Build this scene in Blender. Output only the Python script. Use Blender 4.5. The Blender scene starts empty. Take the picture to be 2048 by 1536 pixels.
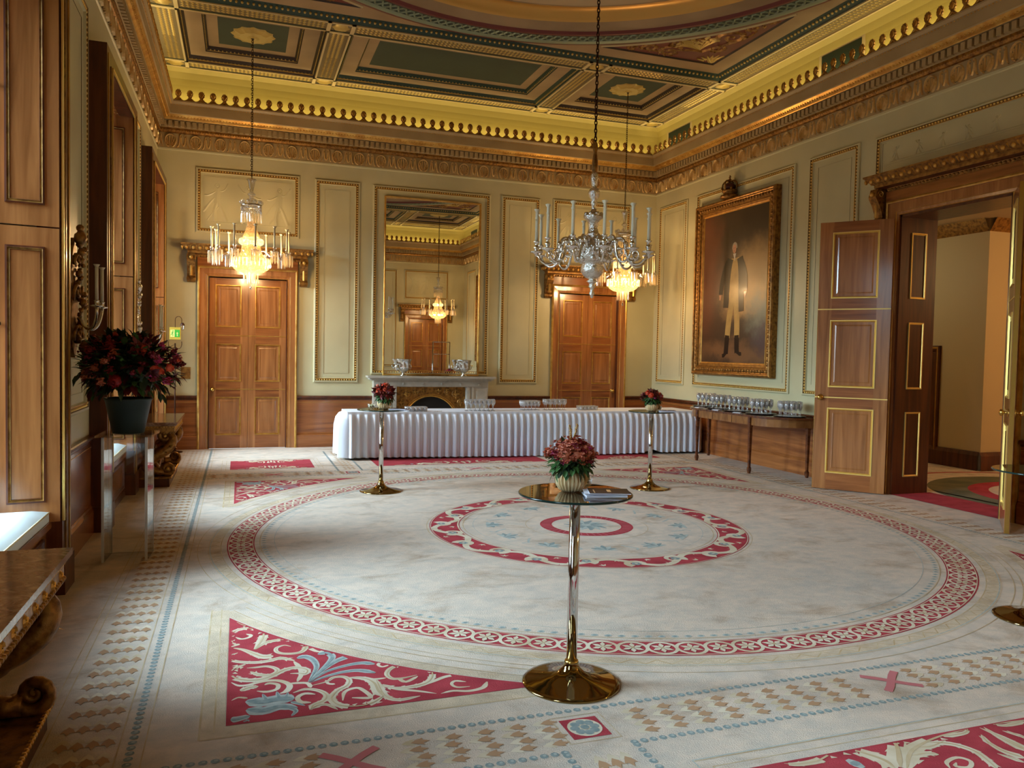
import bpy, math, random
import numpy as np
from mathutils import Matrix, Vector
PI = math.pi
sc = bpy.context.scene
col = sc.collection
rnd = random.Random(7)

# ---------------------------------------------------------------- camera
CAMZ = 1.75
YAW, PITCH, ROLL, FPX = 0.335199943, -0.0395697088, 0.0200890431, 1566.67035
def cam_axes():
    f = Vector((math.sin(YAW)*math.cos(PITCH), math.cos(YAW)*math.cos(PITCH), math.sin(PITCH)))
    r = Vector((math.cos(YAW), -math.sin(YAW), 0)); u = r.cross(f)
    return r*math.cos(ROLL)+u*math.sin(ROLL), -r*math.sin(ROLL)+u*math.cos(ROLL), f
_r, _u, _f = cam_axes()
cd = bpy.data.cameras.new('camera'); cam = bpy.data.objects.new('camera', cd); col.objects.link(cam)
cd.sensor_width = 36; cd.lens = FPX/2048*36; cd.clip_start = .05; cd.clip_end = 200
m = Matrix.Identity(4)
for i in range(3):
    m[i][0] = _r[i]; m[i][1] = _u[i]; m[i][2] = -_f[i]
m[2][3] = CAMZ
cam.matrix_world = m
sc.camera = cam

# ---------------------------------------------------------------- exposure and light paths
vs = sc.view_settings
vs.view_transform = 'Standard'; vs.look = 'None'; vs.gamma = 1; vs.use_curve_mapping = False
vs.exposure = 0.86
cy = sc.cycles
cy.max_bounces = 8; cy.diffuse_bounces = 5; cy.glossy_bounces = 4; cy.transmission_bounces = 4; cy.transparent_max_bounces = 24
cy.caustics_reflective = False; cy.caustics_refractive = False
cy.sample_clamp_indirect = 6; cy.blur_glossy = 1.0

# ---------------------------------------------------------------- room figures (metres)
XL, XR, YB, YF = -1.31, 8.056, 14.345, -0.30
CX, CY = 3.37, 7.27
ZC = 6.37
WINS = [(0.26, 2.52), (4.18, 6.44), (8.10, 10.36), (12.02, 14.28)]   # outer edges of the window surrounds along the left wall

# ---------------------------------------------------------------- daylight
SKY = 4.4; HAZE = 31.0
w = bpy.data.worlds.new('world'); sc.world = w; w.use_nodes = True
nt = w.node_tree; nt.nodes.clear()
o_ = nt.nodes.new('ShaderNodeOutputWorld'); bg = nt.nodes.new('ShaderNodeBackground')
# overcast sky with a bright haze low in the west, straight in front of the windows; dim ground
tc = nt.nodes.new('ShaderNodeTexCoord'); sp = nt.nodes.new('ShaderNodeSeparateXYZ'); cr = nt.nodes.new('ShaderNodeValToRGB')
nt.links.new(tc.outputs['Generated'], sp.inputs[0]); nt.links.new(sp.outputs['Z'], cr.inputs[0])
e = cr.color_ramp.elements
e[0].position = 0.0; e[0].color = (.10, .11, .11, 1)
e[1].position = 0.10; e[1].color = (.62, .84, 1.0, 1)
x = e.new(.03); x.color = (.16, .18, .19, 1)
dt = nt.nodes.new('ShaderNodeVectorMath'); dt.operation = 'DOT_PRODUCT'; dt.inputs[1].default_value = Vector((-1, 0, .52)).normalized()
mr_ = nt.nodes.new('ShaderNodeMapRange'); mr_.interpolation_type = 'SMOOTHSTEP'
mr_.inputs['From Min'].default_value = .80; mr_.inputs['From Max'].default_value = .99; mr_.inputs['To Min'].default_value = SKY; mr_.inputs['To Max'].default_value = HAZE
nt.links.new(tc.outputs['Generated'], dt.inputs[0]); nt.links.new(dt.outputs['Value'], mr_.inputs[0])
nt.links.new(cr.outputs[0], bg.inputs[0]); nt.links.new(mr_.outputs[0], bg.inputs[1]); nt.links.new(bg.outputs[0], o_.inputs[0])
for i, (a, b) in enumerate(WINS):
    ld = bpy.data.lights.new('window_portal', 'AREA'); ld.shape = 'RECTANGLE'; ld.size = 3.75; ld.size_y = 1.4
    ld.cycles.is_portal = True
    lo = bpy.data.objects.new('window_portal', ld); col.objects.link(lo)
    lo.location = (XL-.80, (a+b)/2, 2.52); lo.rotation_euler = (0, -PI/2, 0)

# cove lighting: the lamp troughs run on top of the cornice, behind the cresting
COVE = 16.0
def strip(name, loc, size, sy):
    ld = bpy.data.lights.new(name, 'AREA'); ld.shape = 'RECTANGLE'; ld.size = size; ld.size_y = sy
    ld.energy = COVE*max(size, sy)/9; ld.color = (1.0, .82, .38)
    lo = bpy.data.objects.new(name, ld); col.objects.link(lo); lo.location = loc; lo.rotation_euler = (PI, 0, 0)
strip('cove_tube', (CX, YB-.13, 5.79), XR-XL-.5, .06)
strip('cove_tube', (CX, YF+.13, 5.79), XR-XL-.5, .06)
strip('cove_tube', (XL+.13, (YB+YF)/2, 5.79), .06, YB-YF-.5)
strip('cove_tube', (XR-.13, (YB+YF)/2, 5.79), .06, YB-YF-.5)

# ---------------------------------------------------------------- materials
def srgb(r, g, b):
    return tuple(((c/255)/12.92 if c/255 <= .04045 else ((c/255+.055)/1.055)**2.4) for c in (r, g, b))
def mat(name, c, rough=.5, metal=0, c2=None, scale=(3, 3, 3), detail=4, lo=.35, hi=.65, bump=0, bscale=None, coat=0, emit=None, es=0, trans=0, ior=1.45, spec=.5, dist=0, coord='Object'):
    mt = bpy.data.materials.new(name); mt.use_nodes = True
    n = mt.node_tree; b = n.nodes['Principled BSDF']
    b.inputs['Base Color'].default_value = (*c, 1); b.inputs['Roughness'].default_value = rough; b.inputs['Metallic'].default_value = metal
    b.inputs['Coat Weight'].default_value = coat; b.inputs['Coat Roughness'].default_value = .12
    b.inputs['Transmission Weight'].default_value = trans; b.inputs['IOR'].default_value = ior; b.inputs['Specular IOR Level'].default_value = spec
    if emit: b.inputs['Emission Color'].default_value = (*emit, 1); b.inputs['Emission Strength'].default_value = es
    if c2 or bump:
        t = n.nodes.new('ShaderNodeTexCoord'); mp = n.nodes.new('ShaderNodeMapping'); mp.inputs['Scale'].default_value = scale
        n.links.new(t.outputs[coord], mp.inputs[0])
        ns = n.nodes.new('ShaderNodeTexNoise'); ns.inputs['Scale'].default_value = 1; ns.inputs['Detail'].default_value = detail; ns.inputs['Distortion'].default_value = dist
        n.links.new(mp.outputs[0], ns.inputs[0])
        if c2:
            r = n.nodes.new('ShaderNodeValToRGB'); r.color_ramp.elements[0].position = lo; r.color_ramp.elements[1].position = hi
            r.color_ramp.elements[0].color = (*c, 1); r.color_ramp.elements[1].color = (*c2, 1)
            n.links.new(ns.outputs[0], r.inputs[0]); n.links.new(r.outputs[0], b.inputs['Base Color'])
        if bump:
            bp = n.nodes.new('ShaderNodeBump'); bp.inputs['Strength'].default_value = bump; bp.inputs['Distance'].default_value = .01
            src = ns
            if bscale:
                mp2 = n.nodes.new('ShaderNodeMapping'); mp2.inputs['Scale'].default_value = bscale
                n.links.new(t.outputs[coord], mp2.inputs[0])
                src = n.nodes.new('ShaderNodeTexNoise'); src.inputs['Scale'].default_value = 1; src.inputs['Detail'].default_value = 3
                n.links.new(mp2.outputs[0], src.inputs[0])
            n.links.new(src.outputs[0], bp.inputs['Height']); n.links.new(bp.outputs[0], b.inputs['Normal'])
    return mt
def clear_glass(name, tint, refl=.12, rough=.02):
    """thin clear glass: see-through with bright reflections at grazing angles"""
    mt = bpy.data.materials.new(name); mt.use_nodes = True; n = mt.node_tree; n.nodes.clear()
    o = n.nodes.new('ShaderNodeOutputMaterial'); mx = n.nodes.new('ShaderNodeMixShader'); tr = n.nodes.new('ShaderNodeBsdfTransparent')
    gl = n.nodes.new('ShaderNodeBsdfGlossy'); fr = n.nodes.new('ShaderNodeLayerWeight'); mr = n.nodes.new('ShaderNodeMapRange')
    tr.inputs[0].default_value = (*tint, 1); gl.inputs['Roughness'].default_value = rough
    fr.inputs[0].default_value = .35; mr.inputs['To Min'].default_value = refl; mr.inputs['To Max'].default_value = .75
    n.links.new(fr.outputs['Facing'], mr.inputs[0]); n.links.new(mr.outputs[0], mx.inputs[0])
    n.links.new(tr.outputs[0], mx.inputs[1]); n.links.new(gl.outputs[0], mx.inputs[2]); n.links.new(mx.outputs[0], o.inputs[0])
    return mt

M = {}
M['oak'] = mat('oak', srgb(134, 82, 42), .22, c2=srgb(182, 120, 68), scale=(16, 16, 1.0), detail=6, lo=.3, hi=.72, dist=.6, bump=.06, bscale=(5, 5, 1.5), coat=.6)
M['oak_cross'] = mat('oak_cross', srgb(120, 66, 32), .25, c2=srgb(166, 102, 52), scale=(1.1, 1.1, 16), detail=6, lo=.3, hi=.72, dist=.6, bump=.05, bscale=(1.5, 1.5, 5), coat=.35)
M['oak_dark'] = mat('oak_dark', srgb(66, 28, 12), .35, c2=srgb(98, 48, 20), scale=(14, 14, 1.2), detail=5, dist=.5, coat=.2)
M['wall'] = mat('wall_paint', srgb(194, 186, 148), .36, c2=srgb(206, 198, 158), scale=(1.1, 1.1, 1.1), detail=3, bump=.04, bscale=(60, 60, 60))
M['wall_light'] = mat('wall_paint_light', srgb(204, 196, 156), .38)
M['line'] = mat('scribed_line', srgb(110, 90, 55), .6)
M['gold'] = mat('gilding', srgb(214, 168, 84), .34, .6, c2=srgb(186, 134, 58), scale=(9, 9, 9))
M['gold_bright'] = mat('bright_gilding', srgb(244, 208, 116), .3, .6)
M['gold_old'] = mat('aged_gilding', srgb(158, 112, 50), .4, .6, c2=srgb(92, 58, 22), scale=(22, 22, 22), lo=.4, hi=.7, bump=.3, bscale=(45, 45, 45))
M['bronze_gilt'] = mat('bronzed_gilding', srgb(170, 126, 62), .4, .4, c2=srgb(118, 78, 34), scale=(18, 18, 18))
M['stone_gilt'] = mat('gilded_relief', srgb(240, 208, 146), .32, .25, c2=srgb(222, 186, 120), scale=(12, 12, 12))
M['cornice'] = mat('cornice_paint', srgb(182, 158, 116), .45, c2=srgb(170, 146, 104), scale=(2, 2, 2))
M['cove'] = mat('cove_paint', srgb(172, 152, 80), .6)
M['ceil_stone'] = mat('ceiling_stone', srgb(156, 128, 92), .6, c2=srgb(138, 112, 78), scale=(1.5, 1.5, 1.5))
M['ceil_rib'] = mat('ceiling_rib', srgb(196, 174, 124), .5)
M['ceil_green'] = mat('ceiling_green', srgb(34, 48, 34), .6, c2=srgb(28, 40, 28), scale=(2, 2, 2))
M['ceil_band'] = mat('ceiling_green_band', srgb(34, 56, 44), .6)
M['ceil_brown'] = mat('ceiling_brown', srgb(44, 28, 18), .6)
M['ceil_strip'] = mat('ceiling_strip', srgb(110, 92, 56), .6)
M['ceil_leaf'] = mat('ceiling_leaf', srgb(188, 160, 88), .4, .35)
M['ceil_red'] = mat('ceiling_red', srgb(96, 26, 18), .5)
M['dome'] = mat('dome_paint', srgb(176, 150, 112), .7)
M['fret'] = mat('guilloche', srgb(128, 138, 112), .45, .2)
M['marble_grey'] = mat('pale_marble', srgb(196, 190, 176), .25, c2=srgb(172, 166, 154), scale=(3, 3, 3), detail=8, dist=1.2)
M['marble_brown'] = mat('brown_marble', srgb(112, 76, 56), .12, c2=srgb(178, 150, 126), scale=(7, 10, 7), detail=10, dist=2.2, lo=.42, hi=.72, coat=.3)
M['black'] = mat('firebox_black', (.01, .009, .008), .7)
M['silver'] = mat('silver', srgb(226, 224, 216), .16, 1)
M['silver_chased'] = mat('chased_silver', srgb(220, 216, 206), .2, 1, bump=.9, scale=(60, 60, 60), detail=3)
M['chrome'] = mat('chrome', srgb(214, 214, 214), .07, 1)
M['bronze_chrome'] = mat('smoked_chrome', srgb(150, 128, 84), .06, 1)
M['brass'] = mat('brass', srgb(214, 178, 96), .25, 1)
M['iron'] = mat('dark_iron', srgb(60, 34, 20), .45, .7)
M['mirror'] = mat('mirror_silvering', (.9, .9, .88), .0, 1)
M['candle'] = mat('ivory_candle', srgb(226, 220, 192), .5)
M['cloth'] = mat('white_linen', srgb(232, 238, 250), .85, bump=.05, bscale=(300, 300, 300))
M['cushion'] = mat('pale_cushion_fabric', srgb(214, 222, 220), .9)
M['bowl'] = mat('gold_ribbed_ceramic', srgb(238, 208, 158), .35, .1)
M['mahogany'] = mat('mahogany', srgb(72, 36, 20), .2, c2=srgb(110, 62, 34), scale=(2, 14, 14), detail=5, dist=.8, coat=.5)
M['satinwood'] = mat('satinwood_veneer', srgb(150, 100, 54), .22, c2=srgb(120, 74, 38), scale=(3, 9, 3), detail=5, dist=1, coat=.4)
M['tray'] = mat('dark_tray', srgb(34, 28, 26), .3, .4)
M['bucket'] = mat('dark_green_bucket', srgb(30, 46, 46), .55)
M['leaf'] = mat('leaf_green', srgb(44, 84, 40), .5, c2=srgb(80, 116, 60), scale=(14, 14, 14))
M['leaf_dark'] = mat('leaf_dark_green', srgb(26, 44, 28), .5, c2=srgb(60, 74, 40), scale=(9, 9, 9))
M['leaf_red'] = mat('leaf_burgundy', srgb(70, 18, 22), .5, c2=srgb(110, 30, 30), scale=(9, 9, 9))
M['f_red'] = mat('petal_red', srgb(160, 30, 36), .6, c2=srgb(110, 18, 26), scale=(30, 30, 30))
M['f_orange'] = mat('petal_orange', srgb(222, 92, 50), .6, c2=srgb(190, 60, 40), scale=(30, 30, 30))
M['f_rust'] = mat('petal_rust', srgb(170, 78, 54), .6, c2=srgb(206, 124, 92), scale=(40, 40, 40))
M['f_pink'] = mat('petal_magenta', srgb(206, 70, 140), .6)
M['f_berry'] = mat('berry', srgb(120, 20, 34), .3)
M['f_straw'] = mat('dried_seed', srgb(180, 140, 84), .8)
M['paper'] = mat('white_paper', srgb(226, 226, 236), .7)
M['print_dark'] = mat('dark_printed_cover', srgb(60, 38, 36), .6, spec=.2)
M['print_gold'] = mat('cover_print', srgb(190, 150, 110), .4)
M['cream_card'] = mat('cream_card', srgb(226, 214, 170), .6)
M['hall_wall'] = mat('hall_wall_paint', srgb(196, 176, 136), .6)
def carpet_mat(name, base, worn, cool):
    mt = mat(name, base, .95, spec=.08); n = mt.node_tree; b = n.nodes['Principled BSDF']
    t = n.nodes.new('ShaderNodeTexCoord')
    def noise(sc_, det, dis, lo, hi):
        mp = n.nodes.new('ShaderNodeMapping'); mp.inputs['Scale'].default_value = sc_; n.links.new(t.outputs['Object'], mp.inputs[0])
        ns = n.nodes.new('ShaderNodeTexNoise'); ns.inputs['Scale'].default_value = 1; ns.inputs['Detail'].default_value = det; ns.inputs['Roughness'].default_value = .68; ns.inputs['Distortion'].default_value = dis
        n.links.new(mp.outputs[0], ns.inputs[0]); r = n.nodes.new('ShaderNodeMapRange'); r.inputs['From Min'].default_value = lo; r.inputs['From Max'].default_value = hi
        n.links.new(ns.outputs[0], r.inputs[0]); return r.outputs[0]
    m1 = n.nodes.new('ShaderNodeMix'); m1.data_type = 'RGBA'; m1.inputs['A'].default_value = (*base, 1); m1.inputs['B'].default_value = (*cool, 1); n.links.new(noise((5.5, 7.0, 1), 10, .25, .38, .66), m1.inputs['Factor'])
    m2 = n.nodes.new('ShaderNodeMix'); m2.data_type = 'RGBA'; m2.inputs['B'].default_value = (*worn, 1); n.links.new(noise((1.7, 2.2, 1), 12, .45, .52, .80), m2.inputs['Factor']); n.links.new(m1.outputs['Result'], m2.inputs['A'])
    n.links.new(m2.outputs['Result'], b.inputs['Base Color'])
    mp = n.nodes.new('ShaderNodeMapping'); mp.inputs['Scale'].default_value = (150, 150, 150); n.links.new(t.outputs['Object'], mp.inputs[0])
    ns = n.nodes.new('ShaderNodeTexNoise'); ns.inputs['Scale'].default_value = 1; n.links.new(mp.outputs[0], ns.inputs[0])
    bp = n.nodes.new('ShaderNodeBump'); bp.inputs['Strength'].default_value = .4; bp.inputs['Distance'].default_value = .01; n.links.new(ns.outputs[0], bp.inputs['Height']); n.links.new(bp.outputs[0], b.inputs['Normal'])
    return mt
M['carpet'] = carpet_mat('carpet_wool', srgb(214, 196, 178), srgb(150, 122, 92), srgb(190, 180, 168))
M['c_band'] = carpet_mat('carpet_pale_band', srgb(212, 192, 166), srgb(150, 120, 88), srgb(184, 168, 146))
M['dome_gold'] = mat('dome_gilding', srgb(196, 150, 74), .35, .5)
M['frame_gilt'] = mat('dull_frame_gilding', srgb(176, 126, 60), .45, .5, c2=srgb(120, 78, 32), scale=(14, 14, 14))
M['groove'] = mat('moulding_ground', srgb(132, 98, 50), .5)
M['c_red'] = mat('carpet_red', srgb(178, 70, 78), .95, c2=srgb(156, 58, 66), scale=(5, 7, 1), detail=7, bump=.35, bscale=(180, 180, 180), spec=.08)
M['c_cream'] = mat('carpet_cream', srgb(216, 204, 182), .95, c2=srgb(186, 166, 132), scale=(4, 6, 1), detail=7, lo=.4, hi=.75, spec=.08)
M['c_blue'] = mat('carpet_blue_grey', srgb(124, 140, 140), .95, c2=srgb(148, 158, 156), scale=(30, 30, 1), spec=.08)
M['c_brown'] = mat('carpet_brown', srgb(176, 140, 108), .95, spec=.1)
M['c_tan'] = mat('carpet_tan', srgb(184, 158, 120), .95, c2=srgb(198, 180, 150), scale=(6, 6, 1), spec=.1)
M['c_pink'] = mat('carpet_rose', srgb(192, 116, 118), .95, spec=.1)
M['c_grey'] = mat('carpet_sage', srgb(182, 188, 182), .95, c2=srgb(160, 168, 164), scale=(20, 20, 1), spec=.08)
M['c_green'] = mat('carpet_green', srgb(96, 100, 84), .95, c2=srgb(120, 116, 94), scale=(3, 3, 1), spec=.08)
M['glass'] = clear_glass('clear_glass', (.97, .98, .98), .16)
M['crystal'] = clear_glass('cut_crystal', (.96, .97, .98), .3, .05)
M['acrylic'] = clear_glass('clear_acrylic', (.95, .97, .98), .04, .03)
M['table_glass'] = clear_glass('tinted_table_glass', (.55, .50, .36), .25, .01)
M['glass_edge'] = mat('green_glass_edge', srgb(16, 44, 40), .12, spec=.5)
def prism_mat():
    mt = clear_glass('cut_prism', (.97, .93, .84), .3, .04); n = mt.node_tree; out = [q for q in n.nodes if q.type == 'OUTPUT_MATERIAL'][0]; src = out.inputs[0].links[0].from_socket
    tl = n.nodes.new('ShaderNodeBsdfTranslucent'); tl.inputs[0].default_value = (1, .84, .58, 1); mx = n.nodes.new('ShaderNodeMixShader'); mx.inputs[0].default_value = .30
    n.links.new(src, mx.inputs[1]); n.links.new(tl.outputs[0], mx.inputs[2]); n.links.new(mx.outputs[0], out.inputs[0]); return mt
M['prism'] = prism_mat()
def stem_mat():
    mt = clear_glass('stemware_glass', (.98, .985, .99), .20, .03); n = mt.node_tree; out = [q for q in n.nodes if q.type == 'OUTPUT_MATERIAL'][0]; src = out.inputs[0].links[0].from_socket
    tl = n.nodes.new('ShaderNodeBsdfDiffuse'); tl.inputs[0].default_value = (.95, .96, .97, 1); mx = n.nodes.new('ShaderNodeMixShader'); mx.inputs[0].default_value = .17
    n.links.new(src, mx.inputs[1]); n.links.new(tl.outputs[0], mx.inputs[2]); n.links.new(mx.outputs[0], out.inputs[0]); return mt
M['stemware'] = stem_mat()
M['pane'] = clear_glass('window_pane', (.97, .98, .98), .02, 0)
def lamp_mat(name, colr, s0, s1, sc_, clear=.45):
    mt = bpy.data.materials.new(name); mt.use_nodes = True; n = mt.node_tree; b = n.nodes['Principled BSDF']; out = n.nodes['Material Output']
    b.inputs['Base Color'].default_value = (.10, .06, .025, 1); b.inputs['Roughness'].default_value = .15
    b.inputs['Emission Color'].default_value = (*colr, 1)
    t = n.nodes.new('ShaderNodeTexCoord'); v = n.nodes.new('ShaderNodeTexVoronoi'); v.inputs['Scale'].default_value = sc_
    mr = n.nodes.new('ShaderNodeMapRange'); mr.inputs['From Min'].default_value = .1; mr.inputs['From Max'].default_value = .6; mr.inputs['To Min'].default_value = s1; mr.inputs['To Max'].default_value = s0
    n.links.new(t.outputs['Object'], v.inputs[0]); n.links.new(v.outputs[0], mr.inputs[0]); n.links.new(mr.outputs[0], b.inputs['Emission Strength'])
    tr = n.nodes.new('ShaderNodeBsdfTransparent'); tr.inputs[0].default_value = (1, .93, .8, 1); mx = n.nodes.new('ShaderNodeMixShader'); mx.inputs[0].default_value = 1-clear
    n.links.new(tr.outputs[0], mx.inputs[1]); n.links.new(b.outputs[0], mx.inputs[2]); n.links.new(mx.outputs[0], out.inputs[0])
    return mt
M['warm_crystal'] = lamp_mat('lit_crystal', (1.0, .50, .16), .15, .7, 40, .4)
CHAND = 1.0
M['lamp_bowl'] = lamp_mat('lit_crystal_bowl', (1.0, .62, .20), .35, 2.0, 34, .4)
M['lamp_ring'] = lamp_mat('lit_crystal_ring', (1.0, .68, .26), .8, 2.4, 30, .4)

M['warm_candle'] = mat('ivory_candle_warm', srgb(232, 214, 170), .45)
def canvas_mat():
    """brown ground, warm ochre cloud at the figure's side, cool patch low on the right, red-brown drapery on the left"""
    mt = mat('canvas_painting', srgb(58, 38, 22), .42, spec=.7); n = mt.node_tree; b = n.nodes['Principled BSDF']
    t = n.nodes.new('ShaderNodeTexCoord'); ns = n.nodes.new('ShaderNodeTexNoise'); ns.inputs['Scale'].default_value = 1.6; ns.inputs['Detail'].default_value = 8; ns.inputs['Roughness'].default_value = .65
    n.links.new(t.outputs['Object'], ns.inputs[0]); sub = n.nodes.new('ShaderNodeVectorMath'); sub.operation = 'MULTIPLY_ADD'; sub.inputs[1].default_value = (.9, 0, .9)
    n.links.new(ns.outputs['Color'], sub.inputs[0]); n.links.new(t.outputs['Object'], sub.inputs[2])
    prev = None
    for (cx, cz, rx, rz, colr) in ((-.75, 2.0, .55, 1.5, (98, 52, 30)), (.62, 1.75, .80, .72, (176, 138, 84)), (.30, 1.35, .75, .40, (186, 138, 78)), (.85, 1.05, .55, .50, (120, 126, 112)), (.1, .40, 1.6, .26, (120, 82, 48)), (.95, .65, .5, .3, (74, 54, 60))):
        mp = n.nodes.new('ShaderNodeMapping'); mp.inputs['Location'].default_value = (-(cx+.45)/rx, 0, -(cz+.45)/rz); mp.inputs['Scale'].default_value = (1/rx, 0, 1/rz); n.links.new(sub.outputs[0], mp.inputs[0])
        ln = n.nodes.new('ShaderNodeVectorMath'); ln.operation = 'LENGTH'; n.links.new(mp.outputs[0], ln.inputs[0])
        mr = n.nodes.new('ShaderNodeMapRange'); mr.interpolation_type = 'SMOOTHSTEP'; mr.inputs['From Min'].default_value = .25; mr.inputs['From Max'].default_value = 1.1; mr.inputs['To Min'].default_value = .85; mr.inputs['To Max'].default_value = 0; n.links.new(ln.outputs['Value'], mr.inputs[0])
        mx = n.nodes.new('ShaderNodeMix'); mx.data_type = 'RGBA'; mx.inputs['B'].default_value = (*srgb(*colr), 1); mx.inputs['A'].default_value = (*srgb(56, 38, 22), 1)
        if prev: n.links.new(prev, mx.inputs['A'])
        n.links.new(mr.outputs[0], mx.inputs['Factor']); prev = mx.outputs['Result']
    n.links.new(prev, b.inputs['Base Color']); return mt
M['canvas'] = canvas_mat()
M['acrylic_edge'] = mat('frosted_acrylic_edge', srgb(210, 214, 216), .25, spec=.8)
M['cream_box'] = mat('cream_plastic', srgb(196, 166, 60), .5)
M['sign_white'] = mat('sign_white', srgb(220, 220, 130), .4, emit=srgb(230, 230, 110), es=.04)
M['sign_green'] = mat('sign_green', srgb(60, 170, 60), .4, emit=srgb(60, 190, 70), es=.05)
M['hall_fill_globe'] = mat('hall_fill_globe', (.9,.9,.8), .3, emit=(.85,.85,.62), es=9)  # glow of the added fill globe in the hall
M['hall_globe'] = mat('hall_globe', (.9,.8,.6), .3, emit=(1.0,.60,.26), es=70)
for k_, c_ in (('p_drape', (96,44,28)), ('p_sky', (150,150,130)), ('p_ground', (96,66,40)), ('p_buff', (190,156,92)), ('p_buff2', (196,160,96)), ('p_dark', (26,20,18)), ('p_skin', (206,150,118)), ('p_white', (220,210,196)), ('p_grey', (176,164,146)), ('p_crimson', (80,16,18))):
    M[k_] = mat('painted_'+k_, srgb(*c_), .35, c2=tuple(v*.6 for v in srgb(*c_)), scale=(5, 5, 5), lo=.35, hi=.8, coat=.25)

# ---------------------------------------------------------------- mesh helpers
class MB:
    def __init__(s, mats='oak'):
        s.v = []; s.f = []; s.mi = []; s.mats = [mats] if isinstance(mats, str) else list(mats); s.T = None; s.sm = []
    def slot(s, m):
        if m is None: return 0
        if m not in s.mats: s.mats.append(m)
        return s.mats.index(m)
    def add(s, vs, fs, m=None, smooth=False):
        b = len(s.v); T = s.T
        if T is not None: vs = [tuple(T @ Vector(p)) for p in vs]
        s.v.extend(vs); k = s.slot(m)
        for f in fs: s.f.append(tuple(b+i for i in f)); s.mi.append(k); s.sm.append(smooth)
    def box(s, x0, x1, y0, y1, z0, z1, m=None):
        if x0 > x1: x0, x1 = x1, x0
        if y0 > y1: y0, y1 = y1, y0
        s.add([(x0,y0,z0),(x1,y0,z0),(x1,y1,z0),(x0,y1,z0),(x0,y0,z1),(x1,y0,z1),(x1,y1,z1),(x0,y1,z1)],
              [(0,3,2,1),(4,5,6,7),(0,1,5,4),(1,2,6,5),(2,3,7,6),(3,0,4,7)], m)
    def w(s, u0, u1, w0, w1, z0, z1, m=None):      # wall frame: w = distance out of the wall
        s.box(u0, u1, -w1, -w0, z0, z1, m)
    def ring_sweep(s, u0, u1, z0, z1, prof, m=None, ms=None):
        """moulding round a rectangle on a wall; prof = (inset, out)"""
        for k in range(len(prof)-1):
            (t0, a0), (t1, a1) = prof[k], prof[k+1]
            A = [(u0+t0,-a0,z0+t0),(u1-t0,-a0,z0+t0),(u1-t0,-a0,z1-t0),(u0+t0,-a0,z1-t0)]
            B = [(u0+t1,-a1,z0+t1),(u1-t1,-a1,z0+t1),(u1-t1,-a1,z1-t1),(u0+t1,-a1,z1-t1)]
            s.add(A+B, [(i, (i+1)%4, 4+(i+1)%4, 4+i) for i in range(4)], ms[k] if ms else m)
    def sweep_u(s, u0, u1, prof, m=None, ms=None, mitre=True, caps=False):
        """profile (out, z) along a wall, mitred at both ends"""
        for k in range(len(prof)-1):
            (a0, z0), (a1, z1) = prof[k], prof[k+1]
            q = 1 if mitre else 0
            s.add([(u0+q*a0,-a0,z0),(u1-q*a0,-a0,z0),(u1-q*a1,-a1,z1),(u0+q*a1,-a1,z1)], [(0,1,2,3)], ms[k] if ms else m)
        if caps:
            n = len(prof)
            s.add([(u0,-a,z) for a, z in prof]+[(u1,-a,z) for a, z in prof], [tuple(range(n-1,-1,-1)), tuple(range(n, 2*n))], m)
    def beads(s, p0, p1, step, r, m=None, el=1.0, out=None):
        p0 = Vector(p0); p1 = Vector(p1); d = p1-p0; L = d.length; n = max(1, int(round(L/step)))
        d.normalize(); out = Vector(out) if out else Vector((0,-1,0)); c = d.cross(out)
        for i in range(n):
            o = p0+d*((i+.5)*L/n); vs = []
            for j in range(6):
                a = j*PI/3; vs.append(tuple(o+d*(r*el*math.cos(a))+c*(r*math.sin(a))))
            for j in range(6):
                a = j*PI/3; vs.append(tuple(o+out*(r*.7)+d*(r*el*.7*math.cos(a))+c*(r*.7*math.sin(a))))
            vs.append(tuple(o+out*r))
            s.add(vs, [(j,(j+1)%6,6+(j+1)%6,6+j) for j in range(6)]+[(6+j,6+(j+1)%6,12) for j in range(6)], m, True)
    def ridge(s, pts, hw, h, m=None, ax=None, ins=None):
        """stroke with a raised centre on a plane. ax=(origin, ex, ey, en); pts 2-D; hw,h functions or numbers"""
        O, ex, ey, en = ax or (Vector((0,0,0)), Vector((1,0,0)), Vector((0,0,1)), Vector((0,-1,0)))
        n = len(pts); vs = []; ok = []
        for i, (a, b) in enumerate(pts):
            q0 = pts[max(0, i-1)]; q1 = pts[min(n-1, i+1)]
            dx, dy = q1[0]-q0[0], q1[1]-q0[1]; l = math.hypot(dx, dy) or 1; nx, ny = -dy/l, dx/l
            t = i/(n-1); W = hw(t) if callable(hw) else hw; H = h(t) if callable(h) else h
            for k, hh in ((1, 0), (0, H), (-1, 0)):
                X, Y = a+nx*W*k, b+ny*W*k
                if ins and k and not ins(X, Y): ok.append(i)
                vs.append(tuple(O+ex*X+ey*Y+en*hh))
        bad = set(ok)
        fs = []
        for i in range(n-1):
            if i in bad or i+1 in bad: continue
            j = 3*i; fs += [(j, j+1, j+4, j+3), (j+1, j+2, j+5, j+4)]
        s.add(vs, fs, m)
    def flat(s, pts, hw, z, m=None, ins=None, org=(0,0), sx=1, sy=1):
        n = len(pts); vs = []; bad = set()
        for i, (a, b) in enumerate(pts):
            q0 = pts[max(0, i-1)]; q1 = pts[min(n-1, i+1)]
            dx, dy = q1[0]-q0[0], q1[1]-q0[1]; l = math.hypot(dx, dy) or 1; nx, ny = -dy/l, dx/l
            t = i/(n-1); W = hw(t) if callable(hw) else hw
            for k in (1, -1):
                X, Y = a+nx*W*k, b+ny*W*k
                if ins and not ins(X, Y): bad.add(i)
                vs.append((org[0]+sx*X, org[1]+sy*Y, z))
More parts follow.
